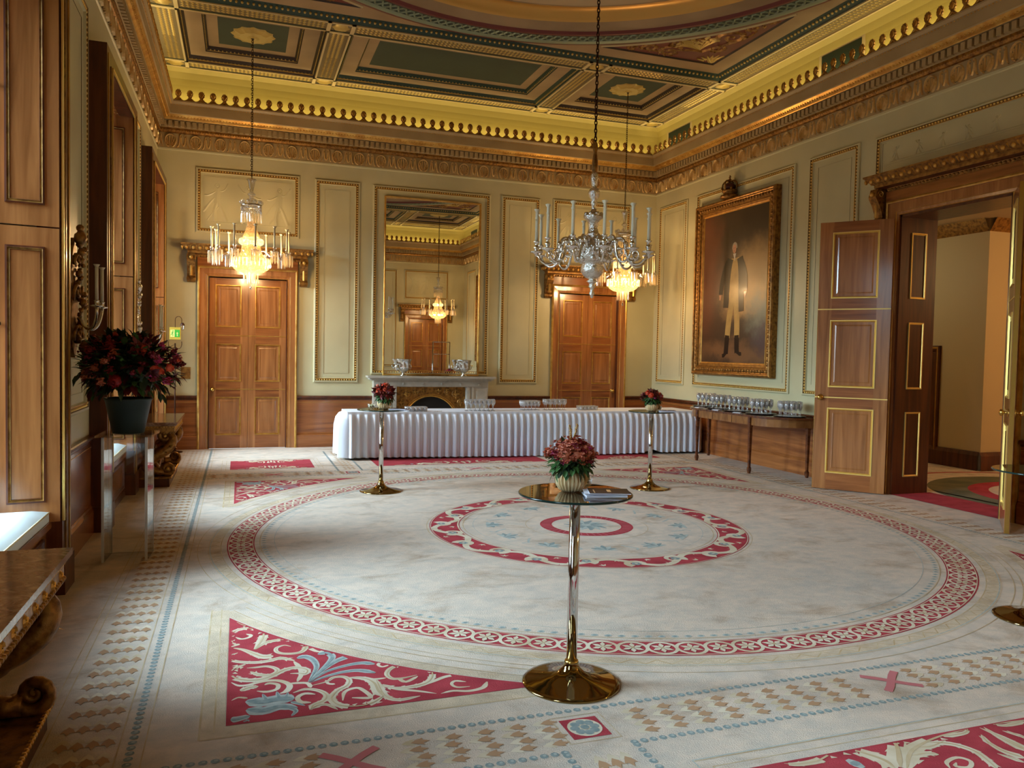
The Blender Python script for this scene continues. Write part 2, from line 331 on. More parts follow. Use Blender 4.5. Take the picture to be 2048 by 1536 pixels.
        s.add(vs, [(2*i, 2*i+1, 2*i+3, 2*i+2) for i in range(n-1) if not (i in bad or i+1 in bad)], m)
    def poly(s, pts, z, m=None, flip=False):
        s.add([(a, b, z) for a, b in pts], [tuple(range(len(pts)))], m)
    def lathe(s, prof, n=24, m=None, c=(0,0,0), ms=None, smooth=True, a0=0, a1=2*PI, flute=0, nf=0, squash=1):
        full = abs(a1-a0-2*PI) < 1e-6; N = n if full else n+1; vs = []
        for r, z in prof:
            for i in range(N):
                a = a0+(a1-a0)*i/n; rr = r*(1+flute*math.cos(nf*a)) if flute else r
                vs.append((c[0]+rr*math.cos(a), c[1]+rr*math.sin(a)*squash, c[2]+z))
        for k in range(len(prof)-1):
            fs = []
            for i in range(n):
                j = (i+1) % N
                fs.append((k*N+i, k*N+j, (k+1)*N+j, (k+1)*N+i))
            if k == 0: s.add(vs, fs, ms[k] if ms else m, smooth); base = len(s.v)-len(vs)
            else:
                q = s.slot(ms[k] if ms else m)
                for f in fs: s.f.append(tuple(base+i for i in f)); s.mi.append(q); s.sm.append(smooth)
    def tube(s, pts, r, n=6, m=None, smooth=True, cap=True):
        pts = [Vector(p) for p in pts]; N = len(pts); vs = []; prev = None
        for i, p in enumerate(pts):
            d = (pts[min(N-1, i+1)]-pts[max(0, i-1)]); d = d.normalized() if d.length else Vector((0,0,1))
            if prev is None:
                up = Vector((0,0,1)) if abs(d.z) < .9 else Vector((1,0,0)); a = d.cross(up).normalized()
            else:
                a = prev-d*prev.dot(d); a = a.normalized() if a.length > 1e-6 else prev
            prev = a; b = d.cross(a); R = r(i/(N-1)) if callable(r) else r
            for k in range(n):
                t = 2*PI*k/n; vs.append(tuple(p+a*(R*math.cos(t))+b*(R*math.sin(t))))
        fs = [(i*n+k, i*n+(k+1)%n, (i+1)*n+(k+1)%n, (i+1)*n+k) for i in range(N-1) for k in range(n)]
        if cap: fs += [tuple(range(n-1,-1,-1)), tuple((N-1)*n+k for k in range(n))]
        s.add(vs, fs, m, smooth)
    def ball(s, c, r, m=None, n=8, k=5, sq=(1,1,1), bump=0):
        vs = [(c[0], c[1], c[2]-r*sq[2])]; 
        for j in range(1, k):
            ph = PI*j/k
            for i in range(n):
                a = 2*PI*(i+.5*(j%2))/n; R = r*(1+(rnd.uniform(-bump, bump) if bump else 0))
                vs.append((c[0]+R*sq[0]*math.sin(ph)*math.cos(a), c[1]+R*sq[1]*math.sin(ph)*math.sin(a), c[2]-R*sq[2]*math.cos(ph)))
        vs.append((c[0], c[1], c[2]+r*sq[2])); L = len(vs)-1
        fs = [(0, 1+(i+1)%n, 1+i) for i in range(n)]
        for j in range(k-2):
            b = 1+j*n; fs += [(b+i, b+(i+1)%n, b+n+(i+1)%n, b+n+i) for i in range(n)]
        b = 1+(k-2)*n; fs += [(b+i, b+(i+1)%n, L) for i in range(n)]
        s.add(vs, fs, m, True)
    def prism(s, pts, a, b, m=None, axis='y', smooth=False):
        """extrude a 2-D outline: axis y -> pts are (x,z); axis x -> (y,z); axis z -> (x,y)"""
        g = {'y': lambda p, t: (p[0], t, p[1]), 'x': lambda p, t: (t, p[0], p[1]), 'z': lambda p, t: (p[0], p[1], t)}[axis]
        n = len(pts)
        s.add([g(p, a) for p in pts]+[g(p, b) for p in pts], [tuple(range(n-1,-1,-1)), tuple(range(n, 2*n))]+[(i, (i+1)%n, n+(i+1)%n, n+i) for i in range(n)], m, smooth)
    def leaf(s, base, d, up, L, W, m=None, curl=.25):
        base = Vector(base); d = Vector(d).normalized(); up = Vector(up); sd = d.cross(up)
        if sd.length < 1e-4: sd = Vector((1,0,0))
        sd.normalize(); nn = sd.cross(d)
        P = []
        for t, wd in ((0,.05),(.3,.85),(.62,.9),(1,.03)):
            c = base+d*(L*t)+nn*(-curl*L*t*t)
            P += [tuple(c-sd*(W*wd*.5)+nn*(W*.12*wd)), tuple(c), tuple(c+sd*(W*wd*.5)+nn*(W*.12*wd))]
        s.add(P, [(3*i, 3*i+1, 3*i+4, 3*i+3) for i in range(3)]+[(3*i+1, 3*i+2, 3*i+5, 3*i+4) for i in range(3)], m)
    def build(s, name, parent=None, kind=None, T=None, label=None):
        me = bpy.data.meshes.new(name)
        me.from_pydata(s.v, [], s.f)
        for k in s.mats: me.materials.append(M[k])
        me.polygons.foreach_set('material_index', s.mi)
        me.polygons.foreach_set('use_smooth', s.sm)
        me.update()
        o = bpy.data.objects.new(name, me); col.objects.link(o)
        if parent is not None: o.parent = parent
        if T is not None: o.matrix_local = T
        if kind: o['kind'] = kind
        if label: o['label'] = label
        return o
def tag(o, label, cat, group=None, kind=None):
    o['label'] = label; o['category'] = cat
    if group: o['group'] = group
    if kind: o['kind'] = kind
    return o
def thing(name, label, cat, loc=(0,0,0), rotz=0, group=None):
    o = bpy.data.objects.new(name, None); col.objects.link(o); o.empty_display_size = .1
    o.location = loc; o.rotation_euler = (0, 0, rotz)
    return tag(o, label, cat, group)
def dup(root, loc, rotz=None, label=None, group=None):
    def cp(o, par):
        c = o.copy(); col.objects.link(c)
        if par is not None: c.parent = par
        for ch in list(o.children): cp(ch, c)
        return c
    r = cp(root, None); r.location = loc
    if rotz is not None: r.rotation_euler = (0, 0, rotz)
    if label: r['label'] = label
    if group: r['group'] = group
    return r
def struct(o):
    o['kind'] = 'structure'; return o
def empty_struct(name, parent=None):
    o = bpy.data.objects.new(name, None); col.objects.link(o); o['kind'] = 'structure'; return o

# wall frames: local x runs along the wall (left to right seen from the room), local -y comes out of it, z up
def frame(o, u):
    u = Vector(u); d = Vector((0,0,1)).cross(u); Mx = Matrix.Identity(4)
    for i in range(3): Mx[i][0] = u[i]; Mx[i][1] = d[i]; Mx[i][2] = (0,0,1)[i]; Mx[i][3] = o[i]
    return Mx
F_BACK = frame((XL, YB, 0), (1,0,0)); F_FRONT = frame((XR, YF, 0), (-1,0,0))
F_RIGHT = frame((XR, YB, 0), (0,-1,0)); F_LEFT = frame((XL, YF, 0), (0,1,0))
WX = XR-XL; LY = YB-YF
def spiral(cx, cy, r0, turns, a0, dirn=1, n=26, r1=.12):
    out = []
    for i in range(n):
        t = i/(n-1); r = r0*(1-t)**1.0*(1-r1)+r0*r1; a = a0+dirn*2*PI*turns*t
        out.append((cx+r*math.cos(a), cy+r*math.sin(a)))
    return out
def arc(cx, cy, r, a0, a1, n=12, ry=None):
    ry = ry or r
    return [(cx+r*math.cos(a0+(a1-a0)*i/(n-1)), cy+ry*math.sin(a0+(a1-a0)*i/(n-1))) for i in range(n)]
def bez(p0, p1, p2, p3, n=10):
    o = []
    for i in range(n):
        t = i/(n-1); u = 1-t
        o.append(tuple(u**3*a+3*u*u*t*b+3*u*t*t*c+t**3*d for a, b, c, d in zip(p0, p1, p2, p3)))
    return o
# ================================================================ room shell
def slab(mb, L, H, ops, th, m):
    """wall with rectangular openings (u0,u1,z0,z1)"""
    us = sorted({0, L, *[o[0] for o in ops], *[o[1] for o in ops]})
    for a, b in zip(us[:-1], us[1:]):
        zs = [(0, H)]
        for o in ops:
            if o[0] <= a+1e-6 and o[1] >= b-1e-6:
                zs = [q for z0, z1 in zs for q in ((z0, min(z1, o[2])), (max(z0, o[3]), z1)) if q[1]-q[0] > 1e-4]
        for z0, z1 in zs: mb.w(a, b, -th, 0, z0, z1, m)
PANEL = [(0,0),(0,.022),(.014,.032),(.03,.032),(.034,.016),(.058,.016),(.064,.024),(.074,.024),(.082,0)]
PMS = ['wall_light','wall_light','wall_light','groove','groove','groove','gold','wall_light']
def wall_panel(parent, F, u0, u1, z0, z1, inner=.17, name='panel_moulding'):
    mb = MB('wall_light'); mb.T = F
    mb.ring_sweep(u0, u1, z0, z1, PANEL, ms=PMS)
    i = .046
    for p, q in (((u0+i,0,z0+i),(u1-i,0,z0+i)), ((u0+i,0,z1-i),(u1-i,0,z1-i)), ((u0+i,0,z0+i),(u0+i,0,z1-i)), ((u1-i,0,z0+i),(u1-i,0,z1-i))):
        mb.beads((p[0],-.016,p[2]), (q[0],-.016,q[2]), .044, .0145, 'gold_bright')
    if inner:
        a, b, c, d = u0+inner, u1-inner, z0+inner*.95, z1-inner*.95
        if b > a and d > c:
            mb.ring_sweep(a, b, c, d, [(0,0),(0,.005),(.007,.005),(.007,0)], ms=['line','wall_light','line'])
    return mb.build(name, parent)
def figure(mb, x, z, s, k, m):
    """low relief draped figure on a wall, s = height"""
    P = lambda pts: [(x+a*s, z+b*s) for a, b in pts]
    r = lambda pts, hw, h=.007: mb.ridge(P(pts), hw*s, h, m)
    f = 1 if k % 2 == 0 else -1
    mb.lathe([(0,.0),(.055*s,.0),(.04*s,.006),(0,.009)], 9, m, (0,0,0)) if 0 else None
    r(arc(.0,.90,.055,0,2*PI,10), .018); r([(-.02,.9),(.02,.9)], .05, .01)
    r(bez((0,.84),(f*.02,.72),(-f*.04,.6),(0,.48)), .085, .012)
    r(bez((0,.5),(f*.10,.36),(f*.14,.2),(f*.22,.02)), .05, .01); r(bez((0,.5),(-f*.06,.35),(-f*.10,.2),(-f*.06,.0)), .05, .01)
    r(bez((f*.03,.78),(f*.16,.74),(f*.2,.86),(f*.26,.98)), .022); r(bez((-f*.03,.76),(-f*.15,.7),(-f*.22,.62),(-f*.3,.66)), .022)
    r(bez((-f*.05,.6),(-f*.2,.5),(-f*.26,.3),(-f*.34,.24)), .03, .006); r(bez((f*.05,.4),(-f*.05,.3),(-f*.2,.1),(-f*.24,.03)), .02, .006)
def relief(parent, F, u0, u1, z0, z1, n):
    mb = MB('wall'); mb.T = F
    mb.w(u0+.17, u1-.17, 0, .006, z0+.17, z1-.14)
    h = (z1-z0)-.42
    for k in range(n):
        figure_x = u0+.34+(u1-u0-.68)*(k+.5*(n == 1))/max(1, n-1)
        mbT = mb.T; mb.T = F @ Matrix.Translation((0,-.006,0)); figure(mb, figure_x, z0+.2, h, k, 'wall'); mb.T = mbT
    mb.T = F @ Matrix.Translation((0,-.006,0))
    mb.ridge([(u0+.24, z0+.195), (u1-.24, z0+.19)], .006, .006, 'wall')
    return mb.build('relief_panel', parent)

# ---- walls
def skirting(F, spans, side):
    mb = MB('oak_cross'); mb.T = F
    for a, b in spans:
        mb.sweep_u(a, b, [(0,.26),(.02,.26),(.028,.245),(.022,.235),(.04,.215),(.04,0)], mitre=False, caps=True)
    return struct(mb.build('baseboard_'+side))
def dado(parent, F, spans):
    for a, b in spans:
        mb = MB('oak_cross'); mb.T = F
        mb.w(a, b, 0, .014, .2, .87)
        mb.sweep_u(a, b, [(.014,.84),(.022,.85),(.022,.865),(.045,.885),(.05,.905),(.04,.915),(0,.918)], m='oak_dark', mitre=False, caps=True)
        mb.w(a, b, .014, .018, .80, .806, 'gold')
        mb.build('dado', parent)
DOORS = [(.80, 2.10), (7.26, 8.56)]
def end_wall(F, side, front=False):
    mb = MB('wall'); mb.T = F
    slab(mb, WX, 5.8, [(a, b, 0, 2.95) for a, b in DOORS], .35, 'wall')
    root = struct(mb.build('wall_'+side))
    for a, b in ((.60, 2.29), (7.08, 8.77)):
        wall_panel(root, F, a, b, 3.68, 4.77, .12); relief(root, F, a, b, 3.68, 4.77, 3)
    for a, b in ((2.55, 3.34), (6.02, 6.81)): wall_panel(root, F, a, b, 1.16, 4.75)
    wall_panel(root, F, 3.57, 5.80, 1.18 if front else 1.31, 4.74, .0 if not front else .17)
    sp = [(.0, .63), (2.27, 7.09), (8.73, WX)]
    dado(root, F, sp); skirting(F, sp, side)
    return root
wall_back = end_wall(F_BACK, 'back'); wall_front = end_wall(F_FRONT, 'front', True)

mb = MB('wall'); mb.T = F_RIGHT
DR = (YB-8.0, YB-6.42)
slab(mb, LY, 5.8, [(DR[0], DR[1], 0, 3.63)], .57, 'wall')
wall_right = struct(mb.build('wall_right'))
UC = (DR[0]+DR[1])/2
for a, b in ((.185, 1.235), (1.555, 4.295), (4.605, 5.615)):
    wall_panel(wall_right, F_RIGHT, a, b, 1.2, 4.74)
    a2, b2 = 2*UC-b, 2*UC-a
    wall_panel(wall_right, F_RIGHT, a2, min(b2, LY-.1), 1.2, 4.74)
wall_panel(wall_right, F_RIGHT, 5.90, 2*UC-5.90, 4.02, 4.72, .1); relief(wall_right, F_RIGHT, 5.90, 2*UC-5.90, 4.16, 4.76, 6)
sp = [(0, DR[0]-.22), (DR[1]+.22, LY)]
dado(wall_right, F_RIGHT, sp); skirting(F_RIGHT, sp, 'right')

mb = MB('wall'); mb.T = F_LEFT
slab(mb, LY, 5.8, [(a+.28-YF, b-.28-YF, .50, 4.38) for a, b in WINS], .80, 'wall')
wall_left = struct(mb.build('wall_left'))
piers = [(2.52, 4.18), (6.44, 8.10), (10.36, 12.02)]
for a, b in piers: wall_panel(wall_left, F_LEFT, a-YF+.18, b-YF-.18, 1.16, 4.74)
sp = [(a-YF, b-YF) for a, b in piers]
dado(wall_left, F_LEFT, sp); skirting(F_LEFT, sp, 'left')

# ---- cornices (one per wall) with frieze ornament, dentils and cresting
CORN = [(0,5.01),(.014,5.02),(.014,5.045),(.006,5.05),(.006,5.295),(.03,5.305),(.05,5.34),(.05,5.372),(.06,5.375),(.06,5.485),(.12,5.49),(.13,5.50),(.165,5.525),(.20,5.56),(.215,5.57),(.215,5.715),(.235,5.722),(.25,5.74),(.265,5.75),(.265,5.77),(.03,5.77)]
CMS = ['wall_light','wall_light','wall_light','cornice','gold_old','gold_old','gold_old','cornice','cornice','cornice','gold','gold','gold','cornice','cornice','cornice','cornice','cornice','cornice','cornice']
def palm_outline(p=.1766):
    h = p/2
    pts = [(-h,0),(-h,.012),(-h*.62,.026),(-h*.36,.052),(-.020,.062)]
    for i in range(19):
        a = -1.05-(2*PI-2.1)*i/18*1.0
        a = PI+1.02-(PI+2.04)*i/18
        r = .050+(.006 if i % 2 == 0 else -.003)
        pts.append((r*.92*math.cos(a), .125+r*1.22*math.sin(a)))
    pts += [(.020,.062),(h*.36,.052),(h*.62,.026),(h,.012),(h,0)]
    return pts
def cornice(F, L, idx):
    mb = MB('cornice'); mb.T = F
    mb.sweep_u(0, L, CORN, ms=CMS)
    o = struct(mb.build('trim_%d' % idx))
    fr = MB('stone_gilt'); fr.T = F; AX = (Vector((0,-.006,0)), Vector((1,0,0)), Vector((0,0,1)), Vector((0,-1,0)))
    n = int(round((L-.02)/.382)); p = (L-.02)/n
    for i in range(n):
        c = .01+(i+.5)*p; z = 5.17
        st = lambda pts, hw, h: fr.ridge(pts, hw*1.1, h*1.7, None, AX)
        st([(c+.085*math.cos(a)*(1+.06*math.sin(a)), z-.005+.108*math.sin(a)) for a in [(-1.15+(PI+2.3)*k/13) for k in range(14)]], .0085, .016)
        for s in (-1, 1):
            st(bez((c+s*.008,z-.085),(c+s*.02,z-.02),(c+s*.022,z+.04),(c+s*.018,z+.072),6), .008, .013)
            st(bez((c+s*.012,z-.085),(c+s*.03,z-.04),(c+s*.06,z+.02),(c+s*.052,z+.044),6), .008, .013)
            st(bez((c+s*.014,z-.088),(c+s*.045,z-.06),(c+s*.07,z-.03),(c+s*.066,z-.002),6), .008, .013)
            st(bez((c+s*.02,z-.095),(c+s*.05,z-.095),(c+s*.066,z-.08),(c+s*.06,z-.055),6), .009, .015)
            st(bez((c+s*p/2,z-.08),(c+s*(p/2-.02),z-.06),(c+s*(p/2-.035),z+.0),(c+s*(p/2-.032),z+.06),6), .011, .012)
            st(bez((c+s*.105,z-.1),(c+s*.14,z-.1),(c+s*.135,z+.04),(c+s*.148,z+.09),7), .0075, .014)
            st(bez((c+s*.148,z+.09),(c+s*.16,z+.12),(c+s*.175,z+.10),(c+s*.172,z+.075),5), .006, .012)
    fr.build('anthemion_frieze', o)
    de = MB('cornice'); de.T = F; n = int((L-.14)/.0914)
    for i in range(n):
        a = .07+(L-.14)*(i+.18)/n; de.w(a, a+.058, .055, .115, 5.385, 5.476)
    de.build('dentil_course', o)
    be = MB('gold'); be.T = F
    be.beads((.25,-.232,5.706), (L-.25,-.232,5.706), .045, .009, 'gold', out=(0,-.7,-.7))
    be.beads((.05,-.042,5.335), (L-.05,-.042,5.335), .04, .013, 'bronze_gilt')
    be.beads((.16,-.160,5.53), (L-.16,-.160,5.53), .05, .02, 'gold', .7, out=(0,-.7,-.7))
    be.build('bead_course', o)
    cr = MB('bronze_gilt'); cr.T = F; P = palm_outline(); n = int(round((L-.5)/.1766)); p = (L-.5)/n  # darker gilding puts the backlit shade of the cresting into its colour
    for i in range(n):
        c = .25+(i+.5)*p
        cr.prism([(c+x*p/.1766, 5.768+z) for x, z in P], -.250, -.232)
        for k in range(-2, 3):
            cr.ridge([(c+k*.004, 5.768+.085), (c+k*.016, 5.768+.168-abs(k)*.016)], .0065, .010, 'gold', (Vector((0,-.25,0)), Vector((1,0,0)), Vector((0,0,1)), Vector((0,-1,0))))
        cr.ridge([(c-.05,5.785),(c-.02,5.80),(c,5.82),(c+.02,5.80),(c+.05,5.785)], .006, .008, 'gold', (Vector((0,-.25,0)), Vector((1,0,0)), Vector((0,0,1)), Vector((0,-1,0))))
    cr.build('cresting', o)
    cv = MB('cove'); cv.T = F
    cv.sweep_u(0, L, [(.03,5.76),(-.0,5.78),(-.0,6.1),(.01,6.2),(.045,6.30),(.12,6.375)])
    return o, cv
for i, (F, L) in enumerate(((F_BACK, WX), (F_RIGHT, LY), (F_FRONT, WX), (F_LEFT, LY))):
    o, cv = cornice(F, L, i+1)
    if F in (F_RIGHT, F_LEFT):
        for yc in (13.52, 9.17, 5.37, 1.02):
            uc = YB-yc if F is F_RIGHT else yc-YF
            cv.w(uc-.45, uc+.45, -.0, .012, 5.80, 6.235, 'ceil_rib'); cv.w(uc-.39, uc+.39, .012, .016, 5.80, 6.18, 'ceil_green')
    struct(cv.build('wall_cove'))

# ---- ceiling
def oct_strip_leaf(mb, x0, x1, y0, y1, z, along='x', step=.062, rows=3, m='ceil_leaf'):
    L = (x1-x0) if along == 'x' else (y1-y0); W = (y1-y0) if along == 'x' else (x1-x0)
    n = max(1, int(L/step)); 
    for i in range(n):
        for r in range(rows):
            a = (i+.5)*L/n; b = W*(.16+.68*(r+.5)/rows)
            cx, cy = (x0+a, y0+b) if along == 'x' else (x0+b, y0+a)
            hx, hy = (L/n*.46, W*.68/rows*.42) if along == 'x' else (W*.68/rows*.42, L/n*.46)
            s = (1 if a < L/2 else -1)
            if along == 'x': tip = (cx+s*hx*.6, cy, z-.014)
            else: tip = (cx, cy+s*hy*.6, z-.014)
            mb.add([(cx-hx,cy,z),(cx,cy-hy,z),(cx+hx,cy,z),(cx,cy+hy,z),tip], [(0,1,4),(1,2,4),(2,3,4),(3,0,4)], m)
cl = MB('ceil_stone'); orn = MB('ceil_leaf')
Z0 = ZC
xs = [XL+.12, -.84, 1.18, 1.52, 5.22, 5.56, 7.58, XR-.12]; 
yt = [11.48, 11.83, 13.92, YB-.12]; yb = [2*CY-11.48, 2*CY-11.83, 2*CY-13.92, YF+.12]
def strip_panel(x0, x1, y0, y1):
    if x0 > x1: x0, x1 = x1, x0
    if y0 > y1: y0, y1 = y1, y0
    cl.box(x0, x1, y0, y1, Z0, Z0+.05, 'ceil_strip')
    for q in ((x0,x1,y0,y0+.028),(x0,x1,y1-.028,y1),(x0,x0+.028,y0,y1),(x1-.028,x1,y0,y1)): cl.box(*q, Z0-.018, Z0+.04, 'ceil_rib')
    for q in ((x0+.028,x1-.028,y0+.028,y0+.045),(x0+.028,x1-.028,y1-.045,y1-.028)): cl.box(*q, Z0-.006, Z0+.04, 'ceil_band')
    W, H = x1-x0, y1-y0
    if abs(W-H) < .12 or max(W, H) < .5:
        orn.lathe([(.0,-.03),(.05,-.025),(.11,-.012),(.12,0)], 14, 'ceil_leaf', ((x0+x1)/2, (y0+y1)/2, Z0), flute=.12, nf=8)
    elif W > H: oct_strip_leaf(orn, x0+.05, x1-.05, y0+.02, y1-.02, Z0, 'x')
    else: oct_strip_leaf(orn, x0+.02, x1-.02, y0+.05, y1-.05, Z0, 'y')
def coffer(x0, x1, y0, y1, big=False):
    s = .05
    cl.ring = None
    def step(a0, b0, a1, b1, z0, z1, m='ceil_brown'):
        # vertical moulding band (dark) with beads
        for (xa, ya, xb, yb_) in ((a0,b0,a1,b0),(a1,b0,a1,b1),(a1,b1,a0,b1),(a0,b1,a0,b0)):
            cl.add([(xa,ya,z0),(xb,yb_,z0),(xb,yb_,z1),(xa,ya,z1)], [(0,1,2,3)], m)
        for (xa, ya, xb, yb_) in ((a0,b0,a1,b0),(a1,b0,a1,b1),(a1,b1,a0,b1),(a0,b1,a0,b0)):
            dx, dy = (xb-xa), (yb_-ya); l = math.hypot(dx, dy); o = (-dy/l, dx/l, 0)
            orn.beads((xa+dx/l*.03, ya+dy/l*.03, z0+.022), (xb-dx/l*.03, yb_-dy/l*.03, z0+.022), .06, .014, 'ceil_leaf', out=o)
    def ringflat(a0, b0, a1, b1, c0, d0, c1, d1, z, m):
        cl.add([(a0,b0,z),(a1,b0,z),(a1,b1,z),(a0,b1,z),(c0,d0,z),(c1,d0,z),(c1,d1,z),(c0,d1,z)], [(0,1,5,4),(1,2,6,5),(2,3,7,6),(3,0,4,7)], m)
    dk = 'ceil_band' if big else 'ceil_brown'
    # dark sloping border, flat, step, flat, panel
    p0 = (x0, y0, x1, y1); i1 = .07
    p1 = (x0+i1, y0+i1, x1-i1, y1-i1)
    z1 = Z0+.085; z2 = Z0+.165
    cl.add([(p0[0],p0[1],Z0),(p0[2],p0[1],Z0),(p0[2],p0[3],Z0),(p0[0],p0[3],Z0),(p1[0],p1[1],z1),(p1[2],p1[1],z1),(p1[2],p1[3],z1),(p1[0],p1[3],z1)], [(0,1,5,4),(1,2,6,5),(2,3,7,6),(3,0,4,7)], dk)
    step(x0+.03, y0+.03, x1-.03, y1-.03, Z0+.012, Z0+.04, 'ceil_leaf')
    w2 = .30
    p2 = (x0+w2, y0+w2, x1-w2, y1-w2); p3 = (p2[0]+.05, p2[1]+.05, p2[2]-.05, p2[3]-.05)
    ringflat(*p1, p2[0], p2[1], p2[2], p2[3], z1, 'ceil_stone')
    cl.add([(p2[0],p2[1],z1),(p2[2],p2[1],z1),(p2[2],p2[3],z1),(p2[0],p2[3],z1),(p3[0],p3[1],z2),(p3[2],p3[1],z2),(p3[2],p3[3],z2),(p3[0],p3[3],z2)], [(0,1,5,4),(1,2,6,5),(2,3,7,6),(3,0,4,7)], dk)
    step(p2[0]+.015, p2[1]+.015, p2[2]-.015, p2[3]-.015, z1+.012, z1+.035, 'ceil_leaf')
    w4 = .155
    p4 = (p3[0]+w4, p3[1]+w4, p3[2]-w4, p3[3]-w4)
    ringflat(*p3, p4[0], p4[1], p4[2], p4[3], z2, 'ceil_stone')
    cl.add([(p4[0],p4[1],z2),(p4[2],p4[1],z2),(p4[2],p4[3],z2),(p4[0],p4[3],z2)], [(0,1,2,3)], 'ceil_green')
for ys in (yt, yb):
    a, b, c, d = ys
    for x0, x1 in zip(xs[:-1], xs[1:]):
        strip_panel(x0, x1, c, d)                      # outer border
        if (x0, x1) not in ((xs[1], xs[2]), (xs[3], xs[4]), (xs[5], xs[6])): strip_panel(x0, x1, b, c)
        else: coffer(x0, x1, min(b, c), max(b, c), x1-x0 > 3)
        strip_panel(x0, x1, a, b)
for x0, x1 in ((xs[0], xs[1]), (xs[6], xs[7])): strip_panel(x0, x1, yb[0], yt[0])
# main field
fx0, fx1, fy0, fy1 = xs[1], xs[6], yb[0], yt[0]; zf = Z0+.08
cl.add([(fx0,fy0,Z0),(fx1,fy0,Z0),(fx1,fy1,Z0),(fx0,fy1,Z0),(fx0+.10,fy0+.10,zf),(fx1-.10,fy0+.10,zf),(fx1-.10,fy1-.10,zf),(fx0+.10,fy1-.10,zf)], [(0,1,5,4),(1,2,6,5),(2,3,7,6),(3,0,4,7)], 'ceil_band')
for p, q, o in (((fx0+.06,fy0+.06),(fx1-.06,fy0+.06),(0,1,-.5)), ((fx0+.06,fy1-.06),(fx1-.06,fy1-.06),(0,-1,-.5)), ((fx0+.06,fy0+.06),(fx0+.06,fy1-.06),(1,0,-.5)), ((fx1-.06,fy0+.06),(fx1-.06,fy1-.06),(-1,0,-.5))):
    orn.beads((*p, Z0+.045), (*q, Z0+.045), .075, .02, 'ceil_leaf', out=o)
N = 96; R0 = 4.06; hx, hy = (fx1-fx0)/2-.10, (fy1-fy0)/2-.10
vs_, fs_ = [], []
for i in range(N):
    a = 2*PI*i/N; ca, sa = math.cos(a), math.sin(a); t = min(hx/abs(ca) if abs(ca) > 1e-9 else 1e9, hy/abs(sa) if abs(sa) > 1e-9 else 1e9)
    vs_ += [(CX+R0*ca, CY+R0*sa, zf), (CX+t*ca, CY+t*sa, zf)]
cor = {}
for i in range(N):
    j = (i+1) % N; fs_.append((2*i, 2*i+1, 2*j+1, 2*j))
cl.add(vs_, fs_, 'ceil_stone')
for sx in (-1, 1):
    for sy in (-1, 1):
        a = math.atan2(hy, hx); k = int(a/(2*PI/N)); 
        P = [(CX+sx*hx, CY+sy*hy, zf)]
        for q in (k, k+1):
            ca, sa = math.cos(2*PI*q/N), math.sin(2*PI*q/N); t = min(hx/ca, hy/sa); P.append((CX+sx*t*ca, CY+sy*t*sa, zf))
        cl.add(P, [(0,1,2)], 'ceil_stone')
cl.lathe([(4.06,zf),(4.055,zf-.035),(4.0,zf-.045),(3.93,zf-.04),(3.92,zf-.03),(3.72,zf-.03),(3.71,zf-.04),(3.66,zf-.035),(3.64,zf),(3.52,zf+.01),(3.47,zf+.05),(3.44,zf+.05),(3.40,zf+.10),(3.34,zf+.15),(3.24,zf+.18),(3.22,zf+.17),(3.18,zf+.17),(2.7,zf+.30),(1.8,zf+.48),(.9,zf+.58),(.3,zf+.61),(0,zf+.61)], N,
    ms=['ceil_red','ceil_red','fret','fret','ceil_green','fret','ceil_red','ceil_red','ceil_stone','ceil_stone','ceil_stone','dome_gold','dome_gold','dome_gold','ceil_stone','ceil_stone','dome','dome','dome','dome','dome'], c=(CX, CY, 0))
AXC = (Vector((0,0,0)), Vector((1,0,0)), Vector((0,1,0)), Vector((0,0,-1)))
K = 96
for ph in (0, PI):
    pts = []
    for i in range(K*6+1):
        a = 2*PI*i/(K*6); r = 3.82+.075*math.sin(K*a+ph); pts.append((CX+r*math.cos(a), CY+r*math.sin(a)))
    orn.ridge(pts, .014, .016, 'fret', (Vector((0,0,zf-.03)), Vector((1,0,0)), Vector((0,1,0)), Vector((0,0,-1))))
ceiling = struct(cl.build('ceiling'))

